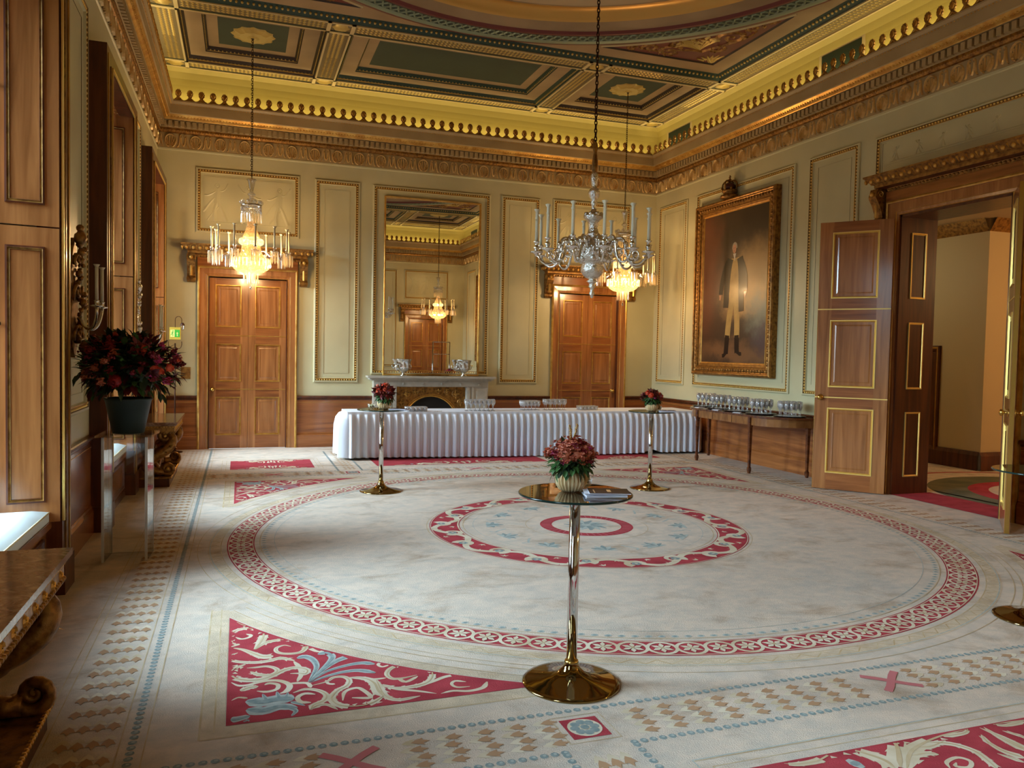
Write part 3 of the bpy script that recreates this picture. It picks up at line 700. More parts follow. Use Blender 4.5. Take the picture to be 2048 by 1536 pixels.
def scrolls(put, L1, L2, leafy=True):
    """acanthus scrolls for a spandrel with its right angle at 0,0 and legs L1 (x) and L2 (y); put(pts, hw, kind)"""
    def scroll(cx, cy, r, a0, d, m='a'):
        S = spiral(cx, cy, r, 1.45, a0, d, 30, .10)
        put(S, lambda t: r*(.20-.10*t), m)
        for i in range(1, 17, 2):                    # lobes on the outer turn
            px, py = S[i]; qx, qy = S[i+1]; tx, ty = qx-px, qy-py; l = math.hypot(tx, ty); tx /= l; ty /= l
            ox, oy = (px-cx), (py-cy); l = math.hypot(ox, oy); ox /= l; oy /= l
            e = r*.42; put([(px, py), (px+ox*e*.5+tx*e*.45, py+oy*e*.5+ty*e*.45), (px+ox*e*.75+tx*e*1.0, py+oy*e*.75+ty*e*1.0)], lambda t: r*.13*(1-t*.9), m)
    q = min(L1, L2)/1.55
    for cx, cy, r, a0, d in ((.26,.78,.17,-.6,1),(.20,1.10,.115,2.6,-1),(.115,1.33,.07,0,1),(.72,.17,.15,2.2,-1),(.99,.17,.105,-.8,1),(1.19,.10,.066,2.4,-1),(.24,.44,.10,1.2,1),(.52,.55,.10,2.9,-1),(.78,.40,.085,.6,1)):
        scroll(cx*q, cy*q, r*q, a0, d)
    put(bez((.35*q,.30*q),(.3*q,.5*q),(.05*q,.75*q),(.12*q,1.05*q),16), lambda t: .022*q*(1.2-t), 'a')
    put(bez((.35*q,.30*q),(.6*q,.36*q),(.8*q,.02*q),(1.12*q,.15*q),16), lambda t: .022*q*(1.2-t), 'a')
    for k in range(7):                               # palmette
        a = .12+k*.235
        put(bez((.42*q,.36*q),(.42*q+.16*q*math.cos(a),.36*q+.16*q*math.sin(a)),(.42*q+.3*q*math.cos(a+.1),.36*q+.3*q*math.sin(a+.1)),(.42*q+(.40-.03*abs(k-3))*q*math.cos(a+.28*(1 if k>3 else -1)),.36*q+(.40-.03*abs(k-3))*q*math.sin(a+.28*(1 if k>3 else -1))),12), lambda t: q*(.010+.026*math.sin(PI*min(1,t*.9+.05))), 'b')
    for k in range(6):                               # thistle leaf in the corner
        a = .1+k*.3; put([(.06*q,.05*q),(.06*q+.12*q*math.cos(a),.05*q+.12*q*math.sin(a)),(.06*q+.24*q*math.cos(a+.1),.05*q+.24*q*math.sin(a+.1))], lambda t: q*.04*(1.05-t), 'b')
for sx in (-1, 1):
    for sy in (-1, 1):
        C0 = (CX+sx*3.78, CY+sy*3.76); R = 4.17; LL = 1.98; zz = zf-.004
        th0 = math.acos(min(1, 3.78/R)); th1 = math.asin(min(1, 3.76/R))
        arcp = [(CX+sx*R*math.cos(th0+(th1-th0)*i/16), CY+sy*R*math.sin(th0+(th1-th0)*i/16)) for i in range(17)]
        orn.add([(*C0, zz)]+[(a, b, zz) for a, b in arcp], [(0, i+1, i+2) for i in range(16)], 'ceil_red')
        ax = (Vector((C0[0], C0[1], zz)), Vector((-sx,0,0)), Vector((0,-sy,0)), Vector((0,0,-1)))
        ins = lambda X, Y: X > .02 and Y > .02 and math.hypot(3.78-X, 3.76-Y) > R+.01
        scrolls(lambda pts, hw, k: orn.ridge(pts, hw, .02, 'bronze_gilt' if k == 'a' else 'ceil_leaf', ax, ins), LL, LL)
        orn.ridge([(a, b) for a, b in arcp], .02, .02, 'ceil_rib', (Vector((0,0,zz)), Vector((1,0,0)), Vector((0,1,0)), Vector((0,0,-1))))
        for P in ([(0,0),(1.95,0)], [(0,0),(0,1.95)]): orn.ridge(P, .025, .02, 'ceil_brown', ax)
for x in (.17, 6.57):
    for y in (CY*2-12.875, 12.875):
        orn.lathe([(0,-.06),(.05,-.06),(.09,-.045),(.2,-.045),(.29,-.02),(.31,0)], 36, 'ceil_leaf', (x, y, Z0+.165), flute=.07, nf=12, smooth=False)
orn.build('ceiling_ornament', ceiling)

# ---- doors with their surrounds
def leaf_mesh(w_, h, rails, t, swap=False, bright=False):
    """panelled leaf: x 0..w_, y 0..t (front y=0), rails = panel (z0,z1) list; gilt fillets"""
    g = 'gold_bright' if bright else 'gold'
    mb = MB('oak'); s = .125*w_/.65
    mb.box(0, w_, .012, t-.012, 0, h, 'oak')
    mb.box(0, s, 0, t, 0, h, 'oak'); mb.box(w_-s, w_, 0, t, 0, h, 'oak')
    z = 0
    for a, b in rails: mb.box(s, w_-s, 0, t, z, a, 'oak_cross'); z = b
    mb.box(s, w_-s, 0, t, z, h, 'oak_cross')
    for a, b in rails:
        for T in (Matrix.Identity(4), Matrix.Translation((w_, t, 0)) @ Matrix.Rotation(PI, 4, 'Z')):
            mb.T = T; mb.ring_sweep(s-.012, w_-s+.012, a-.012, b+.012, [(0,0),(.0,.008),(.012,.008),(.016,-.002),(.022,.004),(.028,-.01)], g)
            mb.ring_sweep(s+.05, w_-s-.05, a+.05, b-.05, [(0,-.012),(.018,-.006),(.02,-.006)], 'oak')
            mb.T = None
    for a, b in zip(rails[:-1], rails[1:]):
        zz = (a[1]+b[0])/2; mb.box(0, w_, -.004, t+.004, zz-.007, zz+.007, g)
    return mb
def knob(parent, x, y, z, sgn=-1):
    mb = MB('brass'); mb.T = Matrix.Translation((x, y, z)) @ Matrix.Rotation(PI/2*(1 if sgn < 0 else -1), 4, 'X')
    mb.lathe([(0,0),(.036,0),(.04,.006),(.03,.012),(.012,.016),(.012,.04),(.028,.046),(.036,.06),(.03,.075),(.012,.084),(0,.086)], 14, flute=.06, nf=7)
    return mb.build('door_handle', parent)
def bracket_mesh(F, u, w_, z1, z0):
    mb = MB('gold_old'); mb.T = F
    h = z1-z0
    out = [(0,z1),(.16,z1)]+[(.16+.03*math.sin(t), z1-.05-.05*(1-math.cos(t))) for t in (.5,1,1.6,2.2)]+[(.13,z1-.45*h),(.08,z0+.3*h),(.075,z0+.22*h),(.10,z0+.14*h),(.095,z0+.06*h),(.05,z0),(0,z0)]
    mb.add([(u-w_/2,-a,z) for a, z in out]+[(u+w_/2,-a,z) for a, z in out], [tuple(range(len(out)-1,-1,-1)), tuple(range(len(out),2*len(out)))]+[(i,(i+1)%len(out),len(out)+(i+1)%len(out),len(out)+i) for i in range(len(out))])
    for s in (-1, 1):
        mb.ridge(spiral(.11, z1-.07, .05, 1.5, 0, 1, 18), .007, .008, 'gold', (Vector((u+s*w_/2,0,0)), Vector((0,-1,0)), Vector((0,0,1)), Vector((s,0,0))))
        mb.ridge(spiral(.065, z0+.06, .035, 1.3, 0, -1, 14), .006, .008, 'gold', (Vector((u+s*w_/2,0,0)), Vector((0,-1,0)), Vector((0,0,1)), Vector((s,0,0))))
    mb.ridge([(u, z1-.12), (u, z0+.1)], .02, .012, 'gold', (Vector((0,-.13,0)), Vector((1,0,0)), Vector((0,0,1)), Vector((0,-1,0))))
    mb.ball((u,-.19,z1-.07), .035, 'gold')
    return mb
def surround(root, F, u0, u1, h, aw, ch, proj, over, egg):
    """architrave, frieze, cornice and brackets of a door. ch = top of cornice"""
    mb = MB('oak'); mb.T = F
    prof = [(aw,0),(aw,.05),(aw-.02,.058),(aw-.035,.05),(aw-.04,.032),(.05,.028),(.045,.018),(.012,.014),(0,.022),(0,-.12)]
    ms = ['gold','gold','gold','oak','oak','gold','oak','gold','oak']
    for k in range(len(prof)-1):
        (t0, a0), (t1, a1) = prof[k], prof[k+1]
        A = [(u0-t0,-a0,0),(u0-t0,-a0,h+t0),(u1+t0,-a0,h+t0),(u1+t0,-a0,0)]; B = [(u0-t1,-a1,0),(u0-t1,-a1,h+t1),(u1+t1,-a1,h+t1),(u1+t1,-a1,0)]
        mb.add(A+B, [(i, i+1, 5+i, 4+i) for i in range(3)], ms[k])
    mb.build('architrave', root)
    e = MB('oak_cross'); e.T = F; A, B = u0-over, u1+over; zt = h+aw
    e.w(u0-aw, u1+aw, 0, .05, zt, ch-.20, 'oak_cross')
    P = [(.05,ch-.21),(.065,ch-.20),(.07,ch-.165),(proj-.10,ch-.155),(proj-.10,ch-.12),(proj-.085,ch-.11),(proj-.07,ch-.10),(proj-.02,ch-.04),(proj,ch-.02),(proj,ch),(0,ch+.01)]
    PM = ['bronze_gilt','bronze_gilt','oak_dark','bronze_gilt','bronze_gilt','gold_old','gold_old','gold_old','bronze_gilt','oak_cross']
    for k in range(len(P)-1):
        (a0, z0), (a1, z1) = P[k], P[k+1]
        g0, g1 = a0-proj, a1-proj
        pts0 = [(A-g0,0,z0),(A-g0,-a0,z0),(B+g0,-a0,z0),(B+g0,0,z0)]; pts1 = [(A-g1,0,z1),(A-g1,-a1,z1),(B+g1,-a1,z1),(B+g1,0,z1)]
        e.add(pts0+pts1, [(i, i+1, 5+i, 4+i) for i in range(3)], PM[k])
    e.beads((u0-aw+.03,-.065,ch-.19), (u1+aw-.03,-.065,ch-.19), .055, .022, 'gold_old')
    n = int((B-A)/egg)
    for i in range(n):
        c = A+.04+(B-A-.08)*(i+.5)/n
        e.ball((c, -proj+.045, ch-.068), .036, 'gold', 8, 5, (.8,.6,.95))
        if i: 
            c2 = A+.04+(B-A-.08)*i/n; e.add([(c2-.014,-proj+.02,ch-.035),(c2+.014,-proj+.02,ch-.035),(c2,-proj+.07,ch-.1),(c2,-proj+.005,ch-.05)], [(0,1,3),(0,3,2),(1,2,3)], 'gold')
    for s, x in ((-1, A-0+.02), (1, B-.02)):
        nn = int(proj/egg)+1
        for i in range(nn): e.ball((x, -.05-(proj-.09)*i/max(1, nn-1), ch-.068), .034, 'gold', 8, 5, (.6,.8,.95))
    e.build('entablature', root)
    bw = .13
    for x in (u0-aw-bw/2-.03, u1+aw+bw/2+.03):
        bracket_mesh(F, x, bw, ch-.16, ch-.16-.47).build('bracket', root)
RAILS = [(.24,.88),(1.17,1.80),(2.11,2.81)]
k = 0
for F, side in ((F_BACK, 'back'), (F_FRONT, 'front')):
    for di, (a, b) in enumerate(DOORS):
        k += 1
        root = empty_struct('door_%d' % k)
        surround(root, F, a, b, 2.95, .17, 3.47, .26, .42, .105)
        for s in (0, 1):
            T = F @ Matrix.Translation((a+.004+s*.647, .06, 0))
            if side == 'front' and di == 1:      # the doorway the photograph is taken from: leaves folded back into the next room
                T = F @ Matrix.Translation((a-.02 if s == 0 else b+.02, .36, 0)) @ Matrix.Rotation(PI/2, 4, 'Z')
                if s == 0: T = F @ Matrix.Translation((a+.03, .40, 0)) @ Matrix.Rotation(PI/2+.05, 4, 'Z')
                else: T = F @ Matrix.Translation((b+.02, .40, 0)) @ Matrix.Rotation(PI/2-.05, 4, 'Z')
            lf = leaf_mesh(.643, 2.935, RAILS, .05).build('door_leaf', root, T=T)
            if (s == 0) == (F is F_BACK and di == 0): knob(lf, .07 if s == 0 else .57, -.0, 1.02)
            if not (side == 'front' and di == 1):
                hg = MB('brass')
                for z in (.25, 1.5, 2.62): hg.tube([(0 if s == 0 else .643, -.012, z-.06), (0 if s == 0 else .643, -.012, z+.06)], .010, 8)
                hg.build('hinge', lf)
        if not (side == 'front' and di == 1):
            bk = MB('oak_dark'); bk.T = F; bk.w(a-.02, b+.02, -.36, -.125, 0, 3.0); bk.w(a, a+.02, -.13, 0, 0, 2.95); bk.w(b-.02, b, -.13, 0, 0, 2.95); bk.build('door_lining', root)
# the lobby behind the photographer, closed and dark
mb = MB('hall_wall')
mb.box(-1.4, 1.7, -3.2, -3.1, 0, 3.2); mb.box(-1.5, -1.4, -3.2, YF-.35, 0, 3.2); mb.box(1.7, 1.8, -3.2, YF-.35, 0, 3.2); mb.box(-1.5, 1.8, -3.2, YF-.35, 3.2, 3.3); mb.box(-1.5, 1.8, -3.2, YF-.35, -.06, 0, 'carpet')
struct(mb.build('wall_lobby'))

# right-hand double doorway, leaves open into the room
root = empty_struct('door_5')
surround(root, F_RIGHT, DR[0], DR[1], 3.63, .20, 4.16, .28, .38, .125)
RB = [(.23,1.08),(1.38,2.25),(2.56,3.41)]
jm = MB('oak'); jm.T = F_RIGHT
for u, s in ((DR[0], 1), (DR[1], -1)):
    jm.T = F_RIGHT; jm.w(u-.001*s, u+.03*s, -.60, 0, 0, 3.63, 'oak_dark')
    # panelled reveal
    FJ = frame((XR if s > 0 else XR+.57, YB-u-.03*s, 0), (1,0,0) if s > 0 else (-1,0,0))
    jm.T = FJ
    for a, b in RB:
        jm.ring_sweep(.17, .42, a, b, [(0,0),(0,.014),(.012,.014),(.018,.004),(.024,.004)], 'gold_bright')
jm.T = F_RIGHT; jm.w(DR[0], DR[1], -.60, 0, 3.60, 3.63, 'oak_dark')
jm.build('door_lining', root)
def open_leaf(hx, hy, fx, fy):
    L = math.hypot(fx-hx, fy-hy); a = math.atan2(fy-hy, fx-hx)
    return L, Matrix.Translation((hx, hy, .012)) @ Matrix.Rotation(a, 4, 'Z')
for hx, hy, fx, fy, side in ((7.955, 7.99, 7.385, 8.67, 0), (7.965, 6.355, 7.375, 5.83, 1)):
    L, T = open_leaf(hx, hy, fx, fy)
    if side == 0: T = T @ Matrix.Rotation(0, 4, 'Z')
    lf = leaf_mesh(L, 3.56, RB, .05, bright=True)
    lo = lf.build('door_leaf', root, T=T)
    knob(lo, L-.07, 0, 1.23, -1); knob(lo, L-.07, .05, 1.23, 1)
    sp_ = MB('brass'); sp_.box(L-.002, L+.004, .005, .045, 0, 3.56); sp_.build('edge_plate', lo)

# ---- windows
def window(i, a, b):
    root = empty_struct('window_%d' % (i+1)); zt = 4.36; zs = .52; ya, yb_ = a+.30, b-.30; xi = XL-.66
    sr = MB('oak_dark')                    # projecting surround
    for y0, y1 in ((a, a+.30), (b-.30, b)):
        sr.box(XL, XL+.15, y0, y1, 0, zt); 
    sr.box(XL, XL+.15, a, b, zt, 4.51); sr.box(XL, XL+.17, a-.01, a+.32, 0, .24); sr.box(XL, XL+.17, b-.32, b+.01, 0, .24)
    for y0, s in ((a+.30, 1), (b-.30, -1)):
        sr.box(XL+.145, XL+.165, y0-.02*s, y0, zs, zt, 'gold_bright'); sr.box(XL+.15, XL+.16, y0-.10*s, y0-.085*s, .24, zt, 'gold_old'); sr.box(XL+.15, XL+.158, y0-.24*s, y0-.22*s, .24, zt+.08, 'gold')
    sr.box(XL+.145, XL+.165, a+.30, b-.30, zt, zt+.02, 'gold_bright')
    sr.build('architrave', root)
    for y0, s in ((a+.30, 1), (b-.30, -1)):   # folded shutters in the splayed reveals
        p0 = Vector((XL+.14, y0, 0)); p1 = Vector((xi, y0+.14*s, 0)); d = (p1-p0); L = d.length; d.normalize()
        if s < 0: FR = Matrix.Translation(p1) @ Matrix.Rotation(math.atan2(-d.y, -d.x), 4, 'Z')
        else: FR = Matrix.Translation(p0) @ Matrix.Rotation(math.atan2(d.y, d.x), 4, 'Z')
        # local -y must point to the middle of the window
        if s > 0: FR = Matrix.Translation(p1) @ Matrix.Rotation(math.atan2(-d.y, -d.x), 4, 'Z')
        nrm = (FR.to_3x3() @ Vector((0,-1,0))).y
        if nrm*s < 0: FR = (Matrix.Translation(p0) @ Matrix.Rotation(math.atan2(d.y, d.x), 4, 'Z'))
        for z0, z1 in ((zs, 2.535), (2.545, zt)):
            sh = MB('oak'); w2 = L/2
            for c in (0, 1):
                u0, u1 = c*w2+.003, (c+1)*w2-.003; q = .085
                sh.box(u0, u1, -.02, .03, z0, z1, 'oak')
                sh.ring_sweep(u0+q, u1-q, z0+.14, z1-.13, [(0,.02),(0,.032),(.012,.034),(.02,.024),(.028,.030),(.034,.008),(.034,.02)], ms=['oak','oak_dark','bronze_gilt','bronze_gilt','oak_dark','oak'])
                sh.box(u0+q+.034, u1-q-.034, -.012, 0, z0+.174, z1-.164, 'oak')
            so = sh.build('shutter', root, T=FR)
            kb = MB('iron'); kb.ball((w2+.05 if nrm*s > 0 else w2-.05, -.045, (z0+z1)/2+ (.35 if z0 < 1 else 0)), .018, 'iron'); kb.build('shutter_knob', so)
    fr = MB('oak_dark')
    fr.box(xi-.06, xi+.02, a+.28, a+.46, zs-.02, zt+.02); fr.box(xi-.06, xi+.02, b-.46, b-.28, zs-.02, zt+.02); fr.box(xi-.06, xi+.02, a+.28, b-.28, zt-.10, zt+.02); fr.box(xi-.06, xi+.02, a+.28, b-.28, zs-.02, zs+.14)
    fr.box(xi-.02, XL, a+.28, b-.28, zt, zt+.02, 'oak')
    fo = fr.build('window_frame', root)
    sa = MB('oak'); y0, y1 = a+.46, b-.46
    zm = 2.45
    for z0, z1, dx in ((zs+.14, zm, 0), (zm, zt-.10, -.035)):
        sa.box(xi-.03+dx, xi+dx, y0, y1, z0, z0+.05); sa.box(xi-.03+dx, xi+dx, y0, y1, z1-.05, z1); sa.box(xi-.03+dx, xi+dx, y0, y0+.05, z0, z1); sa.box(xi-.03+dx, xi+dx, y1-.05, y1, z0, z1)
        for t in (1/3, 2/3): sa.box(xi-.025+dx, xi-.005+dx, y0+(y1-y0)*t-.012, y0+(y1-y0)*t+.012, z0, z1)
        sa.box(xi-.025+dx, xi-.005+dx, y0, y1, (z0+z1)/2-.012, (z0+z1)/2+.012)
    sa.build('window_sash', root)
    pn = MB('pane'); pn.add([(xi-.03, y0, zs+.14), (xi-.03, y1, zs+.14), (xi-.03, y1, zt-.1), (xi-.03, y0, zt-.1)], [(0,1,2,3)]); pn.build('window_pane', root)
    be = MB('oak'); be.box(xi, XL+.05, a+.29, b-.29, 0, zs, 'oak'); be.box(xi, XL+.085, a+.30, b-.30, zs-.045, zs, 'oak_cross')
    be.T = frame((XL+.05, a, 0), (0,1,0)); be.ring_sweep(.40, b-a-.40, .10, .42, [(0,0),(0,.014),(.016,.014),(.03,.002),(.04,-.0)], 'oak_dark')
    be.T = None; be.box(XL+.05, XL+.062, a+.31, b-.31, 0, .06, 'oak_dark')
    be.build('window_seat', root)
WL = ['pale window seat cushion nearest the camera beside the open window', 'pale blue-white cushion on the seat of the nearest window', 'pale cushion on the middle window seat behind the flower stand', 'pale cushion on the far window seat near the exit sign']
for i, (a, b) in enumerate(WINS):
    window(i, a, b)
    if i == 0: continue
    cu = MB('cushion'); x0, x1, y0, y1 = XL-.62, XL+.075, a+.315, b-.315
    # splayed reveal trims the back corners a little
    n = 10; G = []
    for iy in range(n+1):
        for ix in range(n+1):
            t, s = ix/n, iy/n; yy = y0+(y1-y0)*s; pinch = (1-t)*.13; yy = yy+(pinch if s < .5 else -pinch)*abs(2*s-1)
            e = min(1, 12*min(t, 1-t, s, 1-s)); G.append((x0+(x1-x0)*t, yy, .585+.045*math.sqrt(e)))
    cu.add(G, [(iy*(n+1)+ix, iy*(n+1)+ix+1, (iy+1)*(n+1)+ix+1, (iy+1)*(n+1)+ix) for iy in range(n) for ix in range(n)], 'cushion', True)
    P = [(x0, y0+.13), (x1, y0), (x1, y1), (x0, y1-.13)]
    cu.add([(a_, b_, .522) for a_, b_ in P]+[(a_, b_, .585) for a_, b_ in P], [(3,2,1,0)]+[(k_, (k_+1)%4, 4+(k_+1)%4, 4+k_) for k_ in range(4)], 'cushion')
    co = cu.build('window_seat_cushion'); tag(co, WL[i], 'cushion')
    pi_ = MB('cream_card'); pi_.tube([(x1, y0, .585), (x1, y1, .585)], .006, 6); pi_.build('piping', co)
# ================================================================ carpet, wall to wall
fl = MB('carpet')
class FloorMB(MB):
    n = 0
    def add(s, vs, fs, m=None, smooth=False):
        if len(vs) and max(v[2] for v in vs) > 0 and min(v[2] for v in vs) > 0:
            s.n += 1; e = (s.n % 45)*2e-5; vs = [(a, b, z+e) for a, b, z in vs]
        MB.add(s, vs, fs, m, smooth)
fl = FloorMB('carpet')
fl.box(XL-.02, XR+.02, YF-.36, YB+.02, -.05, 0, 'carpet')
z1_, z2_, z3_, z4_ = .001, .002, .003, .004
def disc(cx, cy, rx, ry, z, m, n=10, a0=0):
    fl.add([(cx+rx*math.cos(2*PI*i/n+a0), cy+ry*math.sin(2*PI*i/n+a0), z) for i in range(n)], [tuple(range(n))], m)
def annulus(r0, r1, z, m, n=160):
    fl.lathe([(r1, z), (r0, z)], n, m, (CX, CY, 0), smooth=False)
def rect(x0, x1, y0, y1, z, m): fl.add([(x0,y0,z),(x1,y0,z),(x1,y1,z),(x0,y1,z)], [(0,1,2,3)], m)
def frame2(x0, x1, y0, y1, t, z, m):
    rect(x0, x1, y0, y0+t, z, m); rect(x0, x1, y1-t, y1, z, m); rect(x0, x0+t, y0, y1, z, m); rect(x1-t, x1, y0, y1, z, m)
def cflat(pts, hw, z, m, ins=None): fl.flat(pts, hw, z, m, ins)
def polar(r, a): return (CX+r*math.cos(a), CY+r*math.sin(a))
# carpet ornament centre lines (metres): kind, width at start, width at end, points
SPANDREL = [('a',0.006,0.028,[(0.015,1.509),(0.054,1.416),(0.096,1.350),(0.146,1.296)]),
('a',0.014,0.03,[(0.046,1.024),(0.021,1.083),(0.009,1.183),(0.029,1.265),(0.079,1.302),(0.137,1.286),(0.187,1.246),(0.199,1.153),(0.177,1.038),(0.144,0.932)]),
('a',0.01,0.012,[(0.038,1.163),(0.070,1.122),(0.110,1.134),(0.126,1.169),(0.099,1.202)]),
('a',0.004,0.016,[(0.009,1.005),(0.034,1.021),(0.058,1.044)]),
('a',0.01,0.022,[(0.345,0.919),(0.307,0.949),(0.265,0.919),(0.261,0.864),(0.292,0.822),(0.354,0.804),(0.403,0.823),(0.426,0.896),(0.397,0.970),(0.327,1.031),(0.254,1.040),(0.197,1.009),(0.147,0.931)]),
('a',0.018,0.006,[(0.426,0.924),(0.460,0.836),(0.496,0.792),(0.532,0.819)]),
('a',0.006,0.036,[(0.011,0.998),(0.077,0.947),(0.131,0.873),(0.183,0.806),(0.241,0.797)]),
('a',0.012,0.022,[(0.050,0.903),(0.018,0.875),(0.011,0.817),(0.054,0.767),(0.144,0.730),(0.219,0.735),(0.281,0.755),(0.351,0.697)]),
('a',0.028,0.014,[(0.090,0.721),(0.036,0.676),(0.015,0.614),(0.041,0.539),(0.104,0.493),(0.175,0.490),(0.234,0.526),(0.280,0.571),(0.341,0.597),(0.392,0.570),(0.410,0.533),(0.393,0.495),(0.361,0.512),(0.318,0.521)]),
('a',0.01,0.02,[(0.098,0.664),(0.142,0.659),(0.202,0.658),(0.246,0.615),(0.252,0.567),(0.212,0.532),(0.155,0.557),(0.116,0.607)]),
('a',0.014,0.012,[(0.347,0.688),(0.372,0.588),(0.372,0.489),(0.347,0.406)]),
('a',0.01,0.018,[(0.020,0.490),(0.055,0.441),(0.103,0.434),(0.174,0.459),(0.245,0.451),(0.293,0.404),(0.306,0.356),(0.287,0.303),(0.255,0.283)]),
('a',0.022,0.018,[(0.065,0.369),(0.103,0.398),(0.152,0.402)]),
('a',0.012,0.012,[(0.144,0.346),(0.191,0.323),(0.240,0.340),(0.248,0.395),(0.209,0.425),(0.183,0.410)]),
('a',0.012,0.012,[(0.300,0.394),(0.391,0.374),(0.409,0.311)]),
('a',0.012,0.02,[(0.317,0.272),(0.378,0.299),(0.439,0.267),(0.474,0.204),(0.459,0.141),(0.404,0.100),(0.386,0.053)]),
('a',0.012,0.014,[(0.423,0.223),(0.374,0.246),(0.336,0.211),(0.347,0.155),(0.394,0.134)]),
('a',0.02,0.008,[(0.387,0.065),(0.430,0.093),(0.470,0.085),(0.511,0.019)]),
('a',0.01,0.028,[(0.410,0.333),(0.492,0.360),(0.533,0.404),(0.585,0.398),(0.609,0.343),(0.584,0.277),(0.536,0.238),(0.498,0.163),(0.506,0.094),(0.548,0.046),(0.628,0.028),(0.695,0.054),(0.747,0.106)]),
('a',0.008,0.01,[(0.490,0.382),(0.500,0.335),(0.532,0.318)]),
('a',0.01,0.014,[(0.546,0.112),(0.569,0.211),(0.630,0.242),(0.662,0.201),(0.684,0.108),(0.594,0.131)]),
('a',0.012,0.04,[(0.598,0.384),(0.662,0.362),(0.703,0.331),(0.730,0.267),(0.734,0.179),(0.747,0.106)]),
('a',0.014,0.006,[(0.709,0.323),(0.753,0.320),(0.801,0.321)]),
('a',0.022,0.012,[(0.758,0.227),(0.837,0.178),(0.930,0.176),(1.003,0.210),(1.048,0.297),(1.044,0.396),(0.988,0.446),(0.903,0.465),(0.843,0.435),(0.812,0.367),(0.829,0.303),(0.880,0.293),(0.964,0.311)]),
('a',0.008,0.01,[(0.854,0.494),(0.806,0.474),(0.789,0.513),(0.818,0.545)]),
('a',0.018,0.006,[(0.767,0.244),(0.835,0.167),(0.927,0.115),(1.012,0.058)]),
('a',0.024,0.012,[(0.746,0.307),(0.755,0.117),(0.811,0.042),(0.926,0.055)]),
('a',0.014,0.01,[(0.860,0.299),(0.891,0.243),(0.966,0.295)]),
('a',0.012,0.016,[(0.925,0.152),(1.032,0.209),(1.118,0.250),(1.204,0.243),(1.287,0.187),(1.355,0.122),(1.470,0.067)]),
('a',0.016,0.008,[(1.303,0.122),(1.259,0.058),(1.179,0.040),(1.102,0.065),(1.034,0.051)]),
('a',0.008,0.01,[(1.199,0.091),(1.133,0.101),(1.115,0.146),(1.143,0.179),(1.195,0.153)]),
('b',0.006,0.032,[(0.400,0.387),(0.438,0.489),(0.462,0.582),(0.450,0.679),(0.412,0.739),(0.368,0.726)]),
('b',0.006,0.032,[(0.403,0.386),(0.468,0.500),(0.534,0.622),(0.558,0.696),(0.533,0.763),(0.484,0.753)]),
('b',0.006,0.03,[(0.407,0.385),(0.485,0.515),(0.574,0.628),(0.685,0.690)]),
('b',0.006,0.026,[(0.410,0.380),(0.497,0.487),(0.610,0.544),(0.706,0.558),(0.771,0.522)]),
('b',0.006,0.026,[(0.411,0.372),(0.483,0.422),(0.585,0.462),(0.676,0.459),(0.756,0.404)]),
('b',0.05,0.05,[(0.092,0.243),(0.168,0.208),(0.256,0.219),(0.316,0.197)]),
('b',0.05,0.03,[(0.094,0.145),(0.165,0.108),(0.245,0.132),(0.326,0.092)]),
('b',0.004,0.022,[(0.239,0.312),(0.244,0.264),(0.249,0.221)]),
('b',0.004,0.022,[(0.293,0.284),(0.284,0.244),(0.276,0.213)]),
('b',0.004,0.02,[(0.170,0.303),(0.179,0.258),(0.188,0.214)]),
('b',0.02,0.006,[(0.284,0.112),(0.317,0.063),(0.294,0.013)]),
('b',0.016,0.004,[(0.301,0.172),(0.339,0.136),(0.364,0.108)]),
('a',0.004,0.01,[(0.022,0.268),(0.055,0.295),(0.098,0.274)]),
('b',0.034,0.02,[(0.021,0.053),(0.055,0.057),(0.107,0.072)]),
('b',0.006,0.018,[(0.024,0.008),(0.068,0.015),(0.103,0.031)])]
PANEL_ORN = [('a',0.01,0.05,[(-1.174,0.482),(-1.112,0.442),(-0.992,0.435),(-0.887,0.466),(-0.781,0.467),(-0.728,0.409),(-0.698,0.345),(-0.708,0.282)]),
('a',0.02,0.06,[(-0.527,0.510),(-0.546,0.435),(-0.678,0.285)]),
('a',0.03,0.012,[(-0.537,0.444),(-0.455,0.477),(-0.423,0.455)]),
('a',0.05,0.015,[(-0.660,0.267),(-0.533,0.371),(-0.400,0.421),(-0.252,0.451),(-0.082,0.463)]),
('a',0.03,0.01,[(-0.547,0.347),(-0.467,0.345),(-0.422,0.320)]),
('a',0.025,0.01,[(-0.454,0.396),(-0.394,0.387),(-0.284,0.409)]),
('a',0.02,0.02,[(-0.396,0.424),(-0.288,0.380),(-0.239,0.297),(-0.257,0.210),(-0.280,0.151)]),
('a',0.01,0.01,[(-0.477,0.211),(-0.444,0.259),(-0.364,0.275),(-0.335,0.234),(-0.386,0.196),(-0.435,0.219),(-0.407,0.243)]),
('c',0.006,0.03,[(-0.013,0.457),(0.006,0.354),(0.005,0.223)]),
('c',0.006,0.03,[(-0.089,0.397),(-0.112,0.270),(-0.077,0.183)]),
('c',0.006,0.02,[(-0.155,0.250),(-0.111,0.157)]),
('c',0.006,0.02,[(0.068,0.403),(0.115,0.325)]),
('a',0.006,0.02,[(0.068,0.473),(0.129,0.439),(0.258,0.441)]),
('b',0.04,0.04,[(-0.870,0.362),(-0.821,0.374)])]

